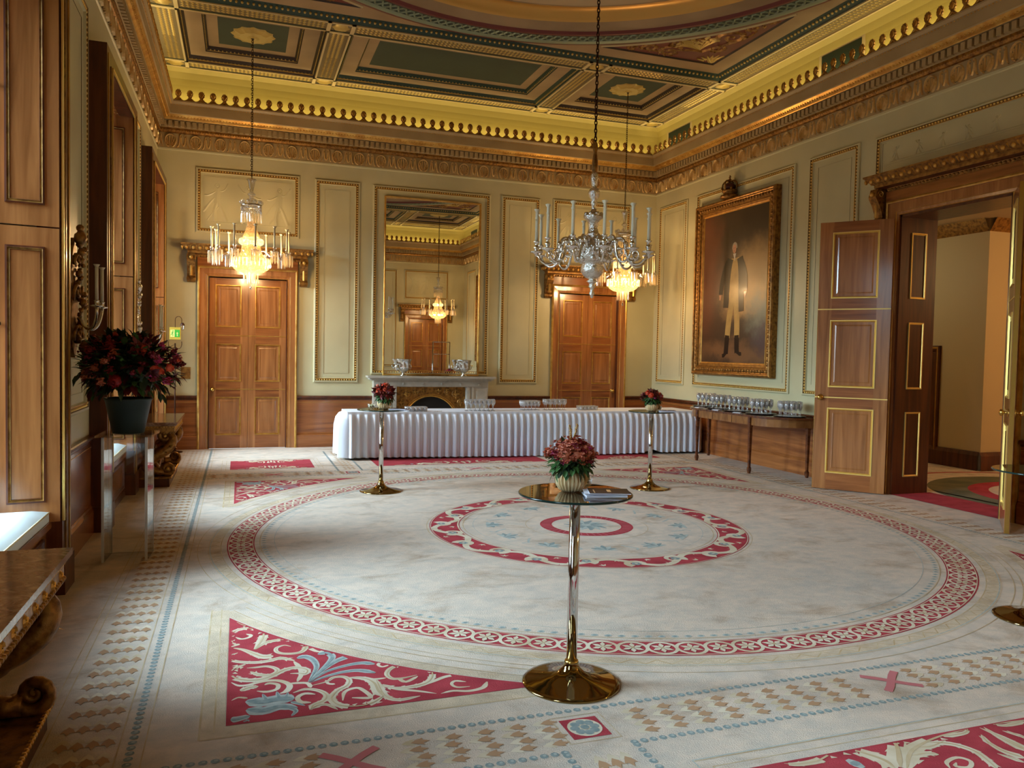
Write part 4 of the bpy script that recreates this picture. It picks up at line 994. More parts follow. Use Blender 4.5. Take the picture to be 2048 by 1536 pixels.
def smooth(P, n=4):
    P = [(2*P[0][0]-P[1][0], 2*P[0][1]-P[1][1])]+P+[(2*P[-1][0]-P[-2][0], 2*P[-1][1]-P[-2][1])]; o = []
    for i in range(1, len(P)-2):
        for k in range(n):
            t = k/n; o.append(tuple(.5*((2*P[i][j])+(-P[i-1][j]+P[i+1][j])*t+(2*P[i-1][j]-5*P[i][j]+4*P[i+1][j]-P[i+2][j])*t*t+(-P[i-1][j]+3*P[i][j]-3*P[i+1][j]+P[i+2][j])*t**3) for j in (0, 1)))
    o.append(P[-2]); return o
def lay(orn_, org, sx, sy, ins):
    for k, w0, w1, P in orn_:
        Q = smooth(P); hw = lambda t: (w0+(w1-w0)*t)*min(1, .25+5*t, .25+6*(1-t))
        a = {'a': 'c_cream', 'b': 'c_grey', 'c': 'c_cream'}[k]
        fl.flat(Q, hw, z2_, a, ins, org, sx, sy)
        if k == 'b': fl.flat(Q, lambda t: hw(t)*.45, z3_, 'c_blue', ins, org, sx, sy)
        elif max(w0, w1) > .018:
            fl.flat(Q, lambda t: hw(t)*.22, z3_, 'c_tan', ins, org, sx, sy)
            n = len(Q)
            for i in range(2, n-2, 3):              # leaf serration
                (x0, y0), (x1, y1) = Q[i], Q[i+1]; dx, dy = x1-x0, y1-y0; l = math.hypot(dx, dy) or 1; dx /= l; dy /= l; W = w0+(w1-w0)*i/n
                if W < .016: continue
                for s in (1, -1):
                    fl.flat([(x0-s*dy*W*.6, y0+s*dx*W*.6), (x0-s*dy*W*1.35+dx*W*.9, y0+s*dx*W*1.35+dy*W*.9)], lambda t: W*.42*(1-t), z2_, a, ins, org, sx, sy)
# outer circle band
annulus(3.235, 3.465, z1_, 'c_red')
annulus(3.245, 3.252, z2_, 'c_cream'); annulus(3.448, 3.455, z2_, 'c_cream')
NL = 118
for i in range(NL):
    a = 2*PI*i/NL; cx, cy = polar(3.35, a)
    T = [(cx+.089*math.cos(t), cy+.089*math.sin(t)) for t in [2*PI*k/16 for k in range(17)]]
    cflat(T, .011, z2_, 'c_cream')
    for k in range(6):
        t = a+k*PI/3; d = (math.cos(t), math.sin(t)); p = (cx+d[0]*.04, cy+d[1]*.04); n_ = (-d[1]*.017, d[0]*.017)
        fl.add([(cx, cy, z3_), (p[0]+n_[0], p[1]+n_[1], z3_), (cx+d[0]*.073, cy+d[1]*.073, z3_), (p[0]-n_[0], p[1]-n_[1], z3_)], [(0,1,2,3)], 'c_cream')
    disc(cx, cy, .014, .014, z4_, 'c_tan', 8)
for i in range(2*NL):
    a = 2*PI*(i+.5)/(2*NL); cx, cy = polar(3.155, a)
    disc(cx, cy, .026, .019, z1_, 'c_grey', 8, 0); disc(cx, cy, .014, .010, z2_, 'c_blue', 6)
annulus(3.185, 3.192, z1_, 'c_tan'); annulus(3.06, 3.065, z1_, 'c_grey')
annulus(3.51, 3.62, .0004, 'c_band'); annulus(3.51, 3.518, z1_, 'c_tan'); annulus(3.60, 3.607, z1_, 'c_grey'); annulus(3.70, 3.706, z1_, 'c_tan')
for i in range(150):
    a = 2*PI*i/150; p, q = polar(3.53, a), polar(3.59, a+PI/150); r_ = polar(3.53, a+2*PI/150)
    cflat([p, q, r_], .005, z1_, 'c_tan')
# inner ring with running scroll and rosettes
annulus(1.30, 1.60, z1_, 'c_red'); annulus(1.585, 1.592, z2_, 'c_cream'); annulus(1.308, 1.322, z2_, 'c_cream'); annulus(1.26, 1.268, z1_, 'c_tan'); annulus(1.625, 1.632, z1_, 'c_tan')
NS = 22
for i in range(NS):
    a = 2*PI*i/NS; st = 2*PI/NS; s = 1 if i % 2 else -1
    P = [polar(1.45+s*.11*math.cos(PI*t/9), a-st/2+st*t/9) for t in range(10)]
    cflat(P, .030, z2_, 'c_cream')
    cx, cy = polar(1.45-s*.035, a)
    cflat([(cx+.078*math.cos(t), cy+.078*math.sin(t)) for t in [a+s*(PI*.2+PI*1.5*k/10) for k in range(11)]], lambda t: .031*(1.1-t*.6), z2_, 'c_cream')
    for k in range(5):
        t = a+2*PI*k/5; disc(cx+.026*math.cos(t), cy+.026*math.sin(t), .021, .021, z3_, 'c_blue', 7)
    disc(cx, cy, .014, .014, z4_, 'c_cream', 7)
    for q in (-.34, .34):
        e = polar(1.45+s*.085, a+q*st)
        for b in (-.9, 0, .9):
            tt = a+(PI if s > 0 else 0)+b+q*2; cflat([e, (e[0]+.05*math.cos(tt), e[1]+.05*math.sin(tt))], lambda t: .014*(1-t), z2_, 'c_cream')
# palmettes and centre
annulus(.62, .626, z1_, 'c_tan'); annulus(1.16, 1.165, z1_, 'c_grey')
for i in range(12):
    a = 2*PI*(i+.5)/12; cx, cy = polar(.93, a)
    for k in range(-3, 4):
        t = a+PI+(k*.42); L = .17-.018*abs(k); o = polar(1.02, a)
        cflat([o, (o[0]+L*.6*math.cos(t), o[1]+L*.6*math.sin(t)), (o[0]+L*math.cos(t+.1*k), o[1]+L*math.sin(t+.1*k))], lambda t: .008+.02*math.sin(PI*min(1, t+.08)), z1_, 'c_grey' if k % 2 else 'c_blue')
    b = a+PI/12; o = polar(.93, b); cflat([polar(.86, b-.05), o, polar(1.0, b+.06), polar(1.05, b+.02)], .012, z1_, 'c_grey')
annulus(.355, .475, z1_, 'c_red')
for i in range(44):
    a = 2*PI*i/44; cflat([polar(.37, a), polar(.46, a+.05)], .0045, z2_, 'c_pink')
for k in range(14):
    a = 2*PI*k/14; cflat([(CX, CY), polar(.13, a+.2), polar(.23, a)], lambda t: .01+.026*math.sin(PI*min(1, t+.05)), z1_ if k % 2 else z2_, 'c_grey' if k % 2 else 'c_blue')
disc(CX, CY, .05, .05, z3_, 'c_grey', 12)
# bead borders
def bead_line(p0, p1, step=.049, r=.0175):
    dx, dy = p1[0]-p0[0], p1[1]-p0[1]; L = math.hypot(dx, dy); n = int(L/step)
    for i in range(n+1):
        x, y = p0[0]+dx*i/n, p0[1]+dy*i/n
        disc(x, y, r*1.12, r*1.12, z1_, 'c_blue', 9); disc(x+.003, y+.003, r*.5, r*.5, z2_, 'c_grey', 6)
MX = lambda x: 2*CX-x
MY = lambda y: 2*CY-y
for f in (lambda x: x, MX):
    bead_line((f(-.435), .2), (f(-.435), MY(.2))); fl_x = f
    for y0, y1 in ((.2, MY(.2)),):
        for xx in (-.49, -.385, -.80, -.845): rect(min(f(xx), f(xx+.006)), max(f(xx), f(xx+.006)), y0, y1, z1_, 'c_tan')
for g in (lambda y: y, MY):
    bead_line((-.43, g(3.465)), (MX(-.43), g(3.465)))
    for a, b in ((-.43, 1.36), (1.70, MX(1.70)), (MX(1.36), MX(-.43))): bead_line((a, g(3.095)), (b, g(3.095)))
    for x in (1.36, 1.70, MX(1.70), MX(1.36)): bead_line((x, g(3.07)), (x, g(.9)))
    for xx in (1.54, MX(1.54)):
        x0 = xx-.095; yy = g(3.285)-.095
        rect(x0, x0+.19, yy, yy+.19, z1_, 'c_red'); disc(xx, yy+.095, .083, .083, z2_, 'c_cream', 20)
        for k in range(8):
            t = 2*PI*k/8; disc(xx+.05*math.cos(t), yy+.095+.05*math.sin(t), .024, .024, z3_, 'c_blue', 8)
        disc(xx, yy+.095, .022, .022, z4_, 'c_blue', 9)
        frame2(xx-.13, xx+.13, yy-.035, yy+.225, .005, z1_, 'c_tan')
    for xx in (.46, CX, MX(.46)):
        c = (xx, g(3.285))
        for s in (-1, 1): cflat([(c[0]-.12, c[1]-s*.10), (c[0]-.06, c[1]-s*.055), c, (c[0]+.06, c[1]+s*.055), (c[0]+.12, c[1]+s*.10)], .021, z3_, 'c_pink')
def arrow(x, y, dx, dy, s=1.0):
    # brown tuft with a cream one behind it
    nx, ny = -dy, dx
    P = lambda a, b: (x+dx*a*s+nx*b*s, y+dy*a*s+ny*b*s)
    for z, m, o in ((z2_, 'c_brown', 0), (z1_, 'c_cream', -.042)):
        pts = [P(.045+o, 0), P(.012+o, .014), P(.016+o, .031), P(-.02+o, .018), P(-.035+o, .004), P(-.045+o, -.004), P(-.02+o, -.018), P(.016+o, -.031), P(.012+o, -.014)]
        fl.add([(a, b, z) for a, b in pts]+[(*P(-.01+o, 0), z)], [(i, (i+1) % 9, 9) for i in range(9)], m)
for f in (lambda x: x, MX):
    for i in range(84):
        y = .5+i*.163
        if y > 14.05: break
        for k in range(4): arrow(f(-.72+k*.062), y+(k % 2)*.0, 0, -1, 1.0)
for g in (lambda y: y, MY):
    x = -.33
    while x < MX(-.33):
        if min(abs(x-c) for c in (1.54, MX(1.54))) > .15 and min(abs(x-c) for c in (.46, CX, MX(.46))) > .15:
            for k in range(4): arrow(x+(k % 2)*.02, g(3.18+k*.066), 1 if x < CX else -1, 0, 1.0)
        x += .155
    for xx in (1.54, MX(1.54)):
        for i in range(13):
            for k in range(3): arrow(xx-.062+k*.062, g(2.95-i*.163), 0, -1 if g(1) < 7 else 1)
# spandrels
def spandrel(sx, sy):
    C0 = (CX+sx*3.42, CY+sy*3.49); R = 3.94
    th0 = math.acos(3.42/R); th1 = math.asin(3.49/R)
    A = [(CX+sx*R*math.cos(th0+(th1-th0)*i/18), CY+sy*R*math.sin(th0+(th1-th0)*i/18)) for i in range(19)]
    fl.add([(*C0, z1_)]+[(a, b, z1_) for a, b in A], [(0, i+1, i+2) for i in range(18)], 'c_red')
    cflat([(CX+sx*3.895*math.cos(th0-.03+(th1-th0+.06)*i/18), CY+sy*3.895*math.sin(th0-.03+(th1-th0+.06)*i/18)) for i in range(19)], .034, .0004, 'c_band')
    for q in (0, 1):
        x = C0[0]+sx*.055; y = C0[1]+sy*.055; cflat([(x, y+sy*.05), (x, y-sy*1.75)] if q == 0 else [(x+sx*.05, y), (x-sx*1.68, y)], .052, .0004, 'c_band')
    for r in (3.85, 3.76): cflat([(CX+sx*r*math.cos(th0-.03+(th1-th0+.06)*i/18), CY+sy*r*math.sin(th0-.03+(th1-th0+.06)*i/18)) for i in range(19)], .004, z1_, 'c_tan')
    for o, t in ((.05, .004), (.11, .007)):
        x = C0[0]+sx*o; y = C0[1]+sy*o
        cflat([(x, y), (x, y-sy*(1.72+o))], t, z1_, 'c_tan'); cflat([(x, y), (x-sx*(1.66+o), y)], t, z1_, 'c_tan')
    ins = lambda X, Y: X > .012 and Y > .012 and math.hypot(3.42-X, 3.49-Y) > R+.008
    lay(SPANDREL, C0, -sx, -sy, ins)
for sx in (-1, 1):
    for sy in (-1, 1): spandrel(sx, sy)
# red end panels
def end_panel(x0, x1, y0, y1):
    rect(x0, x1, y0, y1, z1_, 'c_red'); frame2(x0-.06, x1+.06, y0-.06, y1+.06, .006, z1_, 'c_tan'); frame2(x0-.12, x1+.12, y0-.12, y1+.12, .006, z1_, 'c_tan')
    cx, cy = (x0+x1)/2, (y0+y1)/2; h = (y1-y0)/2; k_ = min(1, (x1-x0)/2.8)
    def ins(X, Y): return abs(X) < (x1-x0)/2-.01 and abs(Y) < h-.01
    P = [(a, w0*max(.6, k_), w1*max(.6, k_), [(p*k_, q*h/.475) for p, q in L]) for a, w0, w1, L in PANEL_ORN]
    for sx in (1, -1):
        for sy in (1, -1): lay(P, (cx, cy), sx, sy, ins)
for g0, g1 in ((1.80, 2.75), (MY(2.75), MY(1.80))):
    end_panel(1.98, MX(1.98), g0, g1)
    for f in (0, 1):
        a, b = (-.12, 1.06) if not f else (MX(1.06), MX(-.12)); end_panel(a, b, g0+.04, g1-.02)
for g in (lambda y: y, MY): frame2(min(1.86, 1.86), MX(1.86), *sorted((g(2.88), g(1.67))), .006, z1_, 'c_grey')
struct(fl.build('floor'))

# ================================================================ the hall beyond the right-hand doorway
hf = MB('carpet')
hf.box(XR+.02, 14.2, 2.2, 12.6, -.05, 0, 'carpet')
hf.add([(XR-.01, 6.43, .004), (XR+.66, 6.43, .004), (XR+.66, 7.98, .004), (XR-.01, 7.98, .004)], [(0,1,2,3)], 'c_red')
hc = (10.4, 7.2)
def hpoly(r0, r1, z, m):
    hf.lathe([(r1, z), (r0, z)], 60, m, (hc[0], hc[1], 0), smooth=False)
hpoly(1.0, 1.25, .002, 'c_red'); hpoly(1.25, 1.75, .002, 'c_green'); hpoly(2.15, 2.22, .002, 'c_red')
hf.box(XR+.80, XR+.86, 2.2, 9.4, 0, .002, 'c_tan')
struct(hf.build('floor_hall'))
hw = MB('hall_wall')
H = 4.05
hw.box(11.3, 11.5, 9.4, 12.6, 0, H); hw.box(11.5, 14.2, 9.4, 9.55, 0, H); hw.box(14.1, 14.2, 2.2, 9.4, 0, H); hw.box(XR+.57, 14.2, 2.1, 2.2, 0, H); hw.box(XR+.57, 11.5, 12.5, 12.6, 0, H)
hw.T = frame((11.3, 12.5, 0), (0,-1,0)); hw.sweep_u(0, 3.1, [(0,.30),(.03,.30),(.05,.26),(.06,.24),(.06,0)], 'oak_dark', mitre=False)
hw.sweep_u(0, 3.1, [(0,H-.2),(.05,H-.12),(.12,H)], 'gold_old', mitre=False)
hw.T = frame((11.3, 9.4, 0), (1,0,0)); hw.sweep_u(-.05, 2.8, [(0,.30),(.03,.30),(.05,.26),(.06,.24),(.06,0)], 'oak_dark', mitre=False)
hw.sweep_u(0, 2.8, [(0,H-.2),(.05,H-.12),(.12,H)], 'gold_old', mitre=False)
hw.T = None
struct(hw.build('wall_hall'))
hc_ = MB('dome'); hc_.box(XR+.57, 14.2, 2.1, 12.6, H, H+.1); struct(hc_.build('ceiling_hall'))
# a small panelled door on the hall wall
root = empty_struct('door_6')
FH = frame((11.3, 12.5, 0), (0,-1,0))
for nm, b in (('architrave', 0), ('door_leaf', 1)):
    dmb = MB('oak_dark'); dmb.T = FH
    U0, U1 = 1.05, 2.28
    if not b:
        dmb.ring_sweep(U0, U1, -.2, 2.02, [(0,0),(0,.05),(.02,.06),(.05,.05),(.09,.03),(.10,0)], ms=['oak_dark','oak_dark','gold','oak_dark','oak_dark'])
    else:
        dmb.w(U0+.1, U1-.1, 0, .012, 0, 1.92, 'oak_dark')
        for a, c in ((.22, .74), (.90, 1.08), (1.16, 1.30), (1.42, 1.66), (1.72, 1.84)):
            dmb.ring_sweep(U0+.19, U1-.19, a, c, [(0,.012),(0,.026),(.018,.026),(.022,.012)], 'gold')
    dmb.build(nm, root)
kb = MB('brass'); kb.T = FH @ Matrix.Translation((1.26, -.05, 1.22)); kb.ball((0,0,0), .03); kb.build('door_handle', root)
# ceiling lantern of the hall (its light spills on the hall walls)
t = thing('hall_unseen_lantern', 'small glowing glass globe lantern hanging in the hall beyond the open double doors', 'lamp', (12.4, 6.0, 0))
a = MB('brass'); a.tube([(0,0,4.05),(0,0,3.55)], .008, 6); a.lathe([(0,3.56),(.1,3.55),(.12,3.5),(.1,3.48)], 16); a.build('stem', t)
a = MB('hall_globe')
a.lathe([(.1,3.48),(.17,3.4),(.19,3.3),(.15,3.2),(.06,3.14),(0,3.13)], 20); a.build('globe', t)
t = thing('hall_unseen_lantern', 'unseen pale glass globe added to brighten the far corner of the hall', 'lamp', (9.7, 10.9, 0))  # made-up lamp out of view, added to brighten the hall wall
a = MB('brass'); a.tube([(0,0,4.05),(0,0,3.45)], .008, 6); a.build('stem', t)
a = MB('hall_fill_globe'); a.lathe([(0,3.48),(.1,3.46),(.17,3.4),(.19,3.3),(.15,3.2),(.06,3.14),(0,3.13)], 20); a.build('globe', t)
# ================================================================ furniture and objects
def chain(mb, z0, z1, m='iron', L=.05, r=.0045):
    n = int((z1-z0)/(L*.72)); 
    for i in range(n):
        z = z0+(z1-z0)*(i+.5)/n; P = []
        for k in range(9):
            a = 2*PI*k/8; x, zz = .013*math.sin(a), L*.5*math.cos(a)
            P.append((x, 0, z+zz) if i % 2 else (0, x, z+zz))
        mb.tube(P, r, 4, m, cap=False)
def prisms(mb, n, r, z1, L, m='prism', w_=.011, a0=0):
    for i in range(n):
        a = 2*PI*i/n+a0; c, s = math.cos(a), math.sin(a); x, y = r*c, r*s
        tx, ty = -s*w_, c*w_; ox, oy = c*w_*.6, s*w_*.6
        mb.add([(x-tx,y-ty,z1),(x+ox,y+oy,z1),(x+tx,y+ty,z1),(x-ox,y-oy,z1),(x-tx*.8,y-ty*.8,z1-L*.86),(x+ox,y+oy,z1-L*.86),(x+tx*.8,y+ty*.8,z1-L*.86),(x-ox,y-oy,z1-L*.86),(x,y,z1-L)],
               [(0,1,5,4),(1,2,6,5),(2,3,7,6),(3,0,4,7),(4,5,8),(5,6,8),(6,7,8),(7,4,8),(0,3,2,1)], m)
def rings(mb, prof, n, m, **k): mb.lathe(prof, n, m, **k)

# ---- crystal chandeliers
def crystal_chandelier(label):
    t = thing('crystal_chandelier', label, 'chandelier', group='lit crystal chandeliers')
    a = MB('iron'); chain(a, 4.36, ZC+.12); a.lathe([(0,ZC+.165),(.05,ZC+.16),(.045,ZC+.12),(.02,ZC+.10),(0,ZC+.10)], 12); a.build('chain', t)
    a = MB('iron'); a.tube([(.012,0,ZC+.12),(.014,0,5.2),(.012,0,4.34)], .003, 4); a.build('cable', t)
    g = MB('crystal')      # stem: crown, vase, neck
    g.lathe([(.0,4.08),(.03,4.085),(.05,4.10),(.055,4.12),(.03,4.14),(.022,4.16),(.03,4.2),(.042,4.26),(.05,4.31),(.072,4.345),(.06,4.35),(.02,4.32)], 16, flute=.10, nf=8)
    g.lathe([(.05,3.90),(.045,3.96),(.03,4.02),(.028,4.06),(.045,4.075),(.0,4.08)], 16, flute=.06, nf=8)
    g.build('stem', t)
    c = MB('silver'); c.lathe([(.150,3.955),(.158,3.955),(.158,3.925),(.150,3.925),(.150,3.955)], 32); 
    c.build('upper_band', t)
    for i in range(10):
        aa = 2*PI*i/10; pc = MB('crystal'); pc.ball((.15*math.cos(aa), .15*math.sin(aa), 3.99), .034, None, 7, 5, (.9,.9,1)); pc.build('palmette', t)
    pc = MB('crystal')
    for z in (3.90, 3.875, 3.85, 3.825): 
        for i in range(26): aa = 2*PI*(i+.5*((z*40)%2))/26; pc.ball((.148*math.cos(aa), .148*math.sin(aa), z), .0115, None, 5, 4)
    pc.build('bead_curtain', t, 'stuff'); pc = MB('prism'); prisms(pc, 22, .148, 3.81, .15); pc.build('prism_fringe', t, 'stuff')
    b = MB('warm_crystal'); b.lathe([(.05,3.70),(.062,3.62),(.085,3.54),(.115,3.47),(.12,3.45)], 24, flute=.07, nf=12, smooth=False); b.build('bell_shade', t)
    r = MB('lamp_ring'); r.lathe([(.13,3.44),(.17,3.43),(.18,3.40),(.178,3.36),(.15,3.335),(.13,3.33)], 24, flute=.04, nf=12, smooth=False); r.build('lit_ring', t)
    b = MB('warm_crystal'); b.lathe([(.13,3.33),(.135,3.28),(.155,3.22),(.18,3.17),(.19,3.14),(.27,3.12)], 24, flute=.06, nf=12, smooth=False); b.build('body', t)
    r = MB('lamp_bowl'); r.lathe([(.27,3.125),(.285,3.08),(.28,3.02),(.24,2.96),(.18,2.92),(.10,2.90),(0,2.895)], 28, flute=.035, nf=14, smooth=False); r.build('lit_bowl', t)
    p = MB('prism'); prisms(p, 30, .292, 3.12, .13, a0=.1); p.build('prism_fringe', t, 'stuff'); p = MB('prism'); prisms(p, 14, .105, 2.90, .16); prisms(p, 8, .05, 2.90, .17)
    p.build('prism_fringe', t, 'stuff'); p = MB('crystal'); p.tube([(0,0,2.90),(0,0,2.70)], .003, 4); p.lathe([(0,2.72),(.012,2.70),(.022,2.68),(.012,2.655),(0,2.645)], 8); p.build('crystal_drop', t)
    for k in range(6):
        ld = bpy.data.lights.new('chandelier_bulb', 'POINT'); ld.energy = (19 if k < 5 else 24)*CHAND; ld.color = (1.0, .70, .38); ld.shadow_soft_size = .018
        lo = bpy.data.objects.new('chandelier_bulb', ld); col.objects.link(lo); lo.parent = t
        lo.location = (.15*math.cos(k*1.2566+.3), .15*math.sin(k*1.2566+.3), 3.035) if k < 5 else (0, 0, 3.385)
    n = 12
    for i in range(n):
        aa = 2*PI*i/n+.09; c_, s_ = math.cos(aa), math.sin(aa)
        ar = MB('crystal'); P = [(q*c_, q*s_, z) for q, z in bez((.20,3.16),(.34,3.36),(.44,3.02),(.565,3.17),12)]
        ar.tube(P, .010, 6)
        x, y = .57*c_, .57*s_
        ar.lathe([(0,3.165),(.02,3.17),(.058,3.20),(.062,3.205),(.02,3.20),(.015,3.235),(.028,3.25),(.022,3.27)], 12, c=(x,y,0))
        ar.T = Matrix.Translation((x, y, 0)); prisms(ar, 9, .055, 3.20, .18, w_=.013); ar.T = None
        ao = ar.build('arm', t)
        k = MB('warm_candle'); k.tube([(x,y,3.25),(x*1.0+.003*math.sin(i*3),y+.003*math.cos(i*5),3.555)], .0135, 8); k.lathe([(.0135,3.55),(.018,3.565),(.027,3.58),(.012,3.575),(0,3.57)], 8, c=(x,y,0), flute=.2, nf=4); k.build('candle', t)
    return t
ch = crystal_chandelier('lit crystal chandelier hanging by the left oak door with the relief panel above')
ch.location = (.16, 12.86, 0)
dup(ch, (6.58, 12.86, 0), .3, 'lit crystal chandelier before the right oak door, partly behind the silver one')
dup(ch, (6.58, 1.68, 0), .1, 'lit crystal chandelier seen only in the wall mirror')

# ---- silver chandelier
t = thing('silver_chandelier', 'unlit chased silver chandelier with ivory candles hanging over the carpet centre', 'chandelier', (CX, CY, 0))
a = MB('iron'); chain(a, 3.86, 7.03, 'iron', .055, .006); a.lathe([(0,7.035),(.07,7.03),(.06,6.98),(0,6.97)], 12); a.build('chain', t)
a = MB('gold_old'); a.lathe([(0,3.90),(.02,3.88),(.028,3.83),(.018,3.78),(.028,3.70),(.03,3.62),(.022,3.56),(0,3.56)], 12); a.build('hanging_tassel', t)
a = MB('silver_chased')
a.lathe([(0,3.60),(.022,3.585),(.038,3.56),(.034,3.50),(.03,3.46),(.018,3.435),(.045,3.415),(.058,3.385),(.05,3.345),(.028,3.31),(.035,3.28),(.022,3.24),(.03,3.19),(.06,3.17),(.095,3.155),(.10,3.13),(.06,3.10),(.045,3.04),(.055,2.98),(.075,2.955),(.06,2.93),(.10,2.905),(.15,2.87),(.17,2.82),(.175,2.77),(.165,2.72),(.135,2.685),(.10,2.665),(.115,2.63),(.115,2.59),(.09,2.55),(.06,2.525),(.035,2.515),(.045,2.50),(.058,2.49),(.035,2.475),(.028,2.455),(.038,2.44),(.022,2.42),(.018,2.39),(.03,2.375),(.022,2.355),(.014,2.33),(0,2.32)], 28, flute=.045, nf=7)
for k in range(8):
    aa = 2*PI*k/8
    a.ball((.14*math.cos(aa), .14*math.sin(aa), 2.90), .038, None, 8, 5, bump=.15); a.ball((.155*math.cos(aa+.39), .155*math.sin(aa+.39), 2.71), .034, None, 8, 5, bump=.15)
    a.ball((.08*math.cos(aa), .08*math.sin(aa), 3.16), .024, None, 7, 4, bump=.2); a.ball((.17*math.cos(aa+.39), .17*math.sin(aa+.39), 2.80), .03, None, 8, 5, (.6,.6,1.5), bump=.15)
a.build('body', t)
for i in range(12):
    aa = 2*PI*i/12+.27; c_, s_ = math.cos(aa), math.sin(aa)
    ar = MB('silver'); pt = lambda q, z: (q*c_, q*s_, z); R_ = .575
    ar.tube([pt(q, z) for q, z in bez((.15,2.80),(.24,2.96),(.33,2.95),(.34,2.83),9)+bez((.34,2.82),(.36,2.62),(.50,2.60),(.56,2.74),10)], lambda u_: .015-.004*u_, 7)
    ar.tube([pt(q, z) for q, z in [(.27+.055*(1-u_/14*.7)*math.cos(2.2+u_*.55), 2.79+.055*(1-u_/14*.7)*math.sin(2.2+u_*.55)) for u_ in range(15)]], .008, 5)
    ar.tube([pt(q, z) for q, z in [(.44+.045*(1-u_/12*.7)*math.cos(-1.2+u_*.55), 2.75+.045*(1-u_/12*.7)*math.sin(-1.2+u_*.55)) for u_ in range(13)]], .007, 5)
    ar.ball(pt(.34,2.86), .026, None, 7, 5, bump=.2); ar.ball(pt(.22,2.88), .028, None, 7, 5, bump=.2); ar.ball(pt(.41,2.68), .018, None, 6, 4, bump=.2)
    ar.lathe([(0,2.735),(.012,2.74),(.03,2.755),(.062,2.765),(.066,2.772),(.03,2.77),(.014,2.785),(.024,2.80),(.03,2.815),(.018,2.83),(.014,2.85),(.026,2.865),(.034,2.875),(.02,2.88)], 14, c=(R_*c_, R_*s_, 0))
    ar.build('arm', t)
    k = MB('candle'); x, y = R_*c_, R_*s_
    k.tube([(x,y,2.872),(x+.002,y,3.17),(x,y,3.18)], .0165, 8)
    for q in range(4): k.ball((x+.016*math.cos(q*1.7+i), y+.016*math.sin(q*1.7+i), 3.15-.02*q), .006, None, 5, 4, (1,1,1.9))
    k.lathe([(.016,3.17),(.028,3.19),(.03,3.195),(.012,3.185)], 8, c=(x,y,0), flute=.15, nf=5)
    k.build('candle', t)

# ---- plants
def bouquet(t, c, R, zs, greens, flowers, nleaf, nfl, leafL, seed, core=True, top_bias=.2, spikes=0, low=False, xmin=-9):
    r = random.Random(seed); fo = MB(greens[0])
    if core: fo.ball(c, R*.62, greens[0], 10, 7, (1,1,zs), bump=.12)
    def dirn(lo, hi, bias):
        while True:
            v = Vector((r.gauss(0,1), r.gauss(0,1), r.gauss(0,1)+bias)); v.normalize()
            if lo < v.z < hi: return v
    for i in range(nleaf):
        d = dirn(-.75, .35 if low and r.random() < .8 else 1, 0 if low else .2); q = r.uniform(.45, .88)
        p = Vector(c)+Vector((d.x*R*q, d.y*R*q, d.z*R*q*zs)); dd = (d+Vector((r.uniform(-.6,.6), r.uniform(-.6,.6), r.uniform(-.5,.5)))).normalized()
        L = leafL*r.uniform(.7,1.25)
        if (p+dd*L).x < xmin: continue
        fo.leaf(p, dd, (0,0,1), L, leafL*r.uniform(.38,.6), r.choice(greens), r.uniform(0,.5))
    fo.build('foliage', t)
    for i in range(nfl):
        kind, m, sz, nm = r.choices(flowers, [f[4] if len(f) > 4 else 1 for f in flowers])[0][:4]
        d = dirn(.05 if low else -.35, 1, .7 if low else top_bias); q = r.uniform(.78, 1.02); p = Vector(c)+Vector((d.x*R*q, d.y*R*q, d.z*R*q*zs))
        if p.x < xmin+sz*1.6: p.x = xmin+sz*1.6
        F_ = MB(m)
        if kind == 'ball':      # tight many-petalled head
            F_.ball(p, sz, m, 9, 6, bump=.10)
            for k in range(26):
                v = Vector((r.gauss(0,1), r.gauss(0,1), r.gauss(0,1))).normalized(); v = (v+d*.5).normalized()
                F_.leaf(p+v*sz*.75, (v+d*.3), d, sz*.6, sz*.5, m, -.3)
        elif kind == 'cluster':
            F_.ball(p, sz*.55, m, 7, 5, bump=.2)
            for k in range(20):
                v = Vector((r.gauss(0,1), r.gauss(0,1), r.gauss(0,1))).normalized()*sz*r.uniform(.6,1); o = p+v
                for b_ in range(4):
                    w_ = Vector((math.cos(b_*PI/2+k), math.sin(b_*PI/2+k), .25)); F_.leaf(o, (w_+d*.4+v*8), d, sz*.38, sz*.34, m, .1)
        elif kind == 'berries':
            F_.tube([p-d*sz, p+d*sz], .003, 4)
            for k in range(9):
                v = Vector((r.gauss(0,1), r.gauss(0,1), r.gauss(0,1))).normalized()*sz*r.uniform(.2,.5); F_.ball(p+v+d*sz*r.uniform(-.3,.9), sz*.22, m, 6, 4)
        elif kind == 'star':
            F_.ball(p, sz*.2, m, 6, 4)
            for k in range(8):
                w_ = Vector((r.gauss(0,1), r.gauss(0,1), r.gauss(0,1))).normalized(); F_.leaf(p, (w_+d*.9), d, sz, sz*.42, m, .2)
        F_.build(nm, t)
    for i in range(spikes):
        a_ = -2.2+2.6*i; d = Vector((.30*math.cos(a_), .30*math.sin(a_), 1)).normalized(); F_ = MB('f_straw')
        p = Vector(c)+Vector((0,0,R*zs*.5)); F_.tube([p, p+d*R*1.15], .0018, 4)
        for k in range(20): F_.ball(p+d*R*(.42+.04*k)+Vector((r.uniform(-1,1), r.uniform(-1,1), 0))*.004, .0055, None, 5, 4)
        F_.build('seed_spike', t)

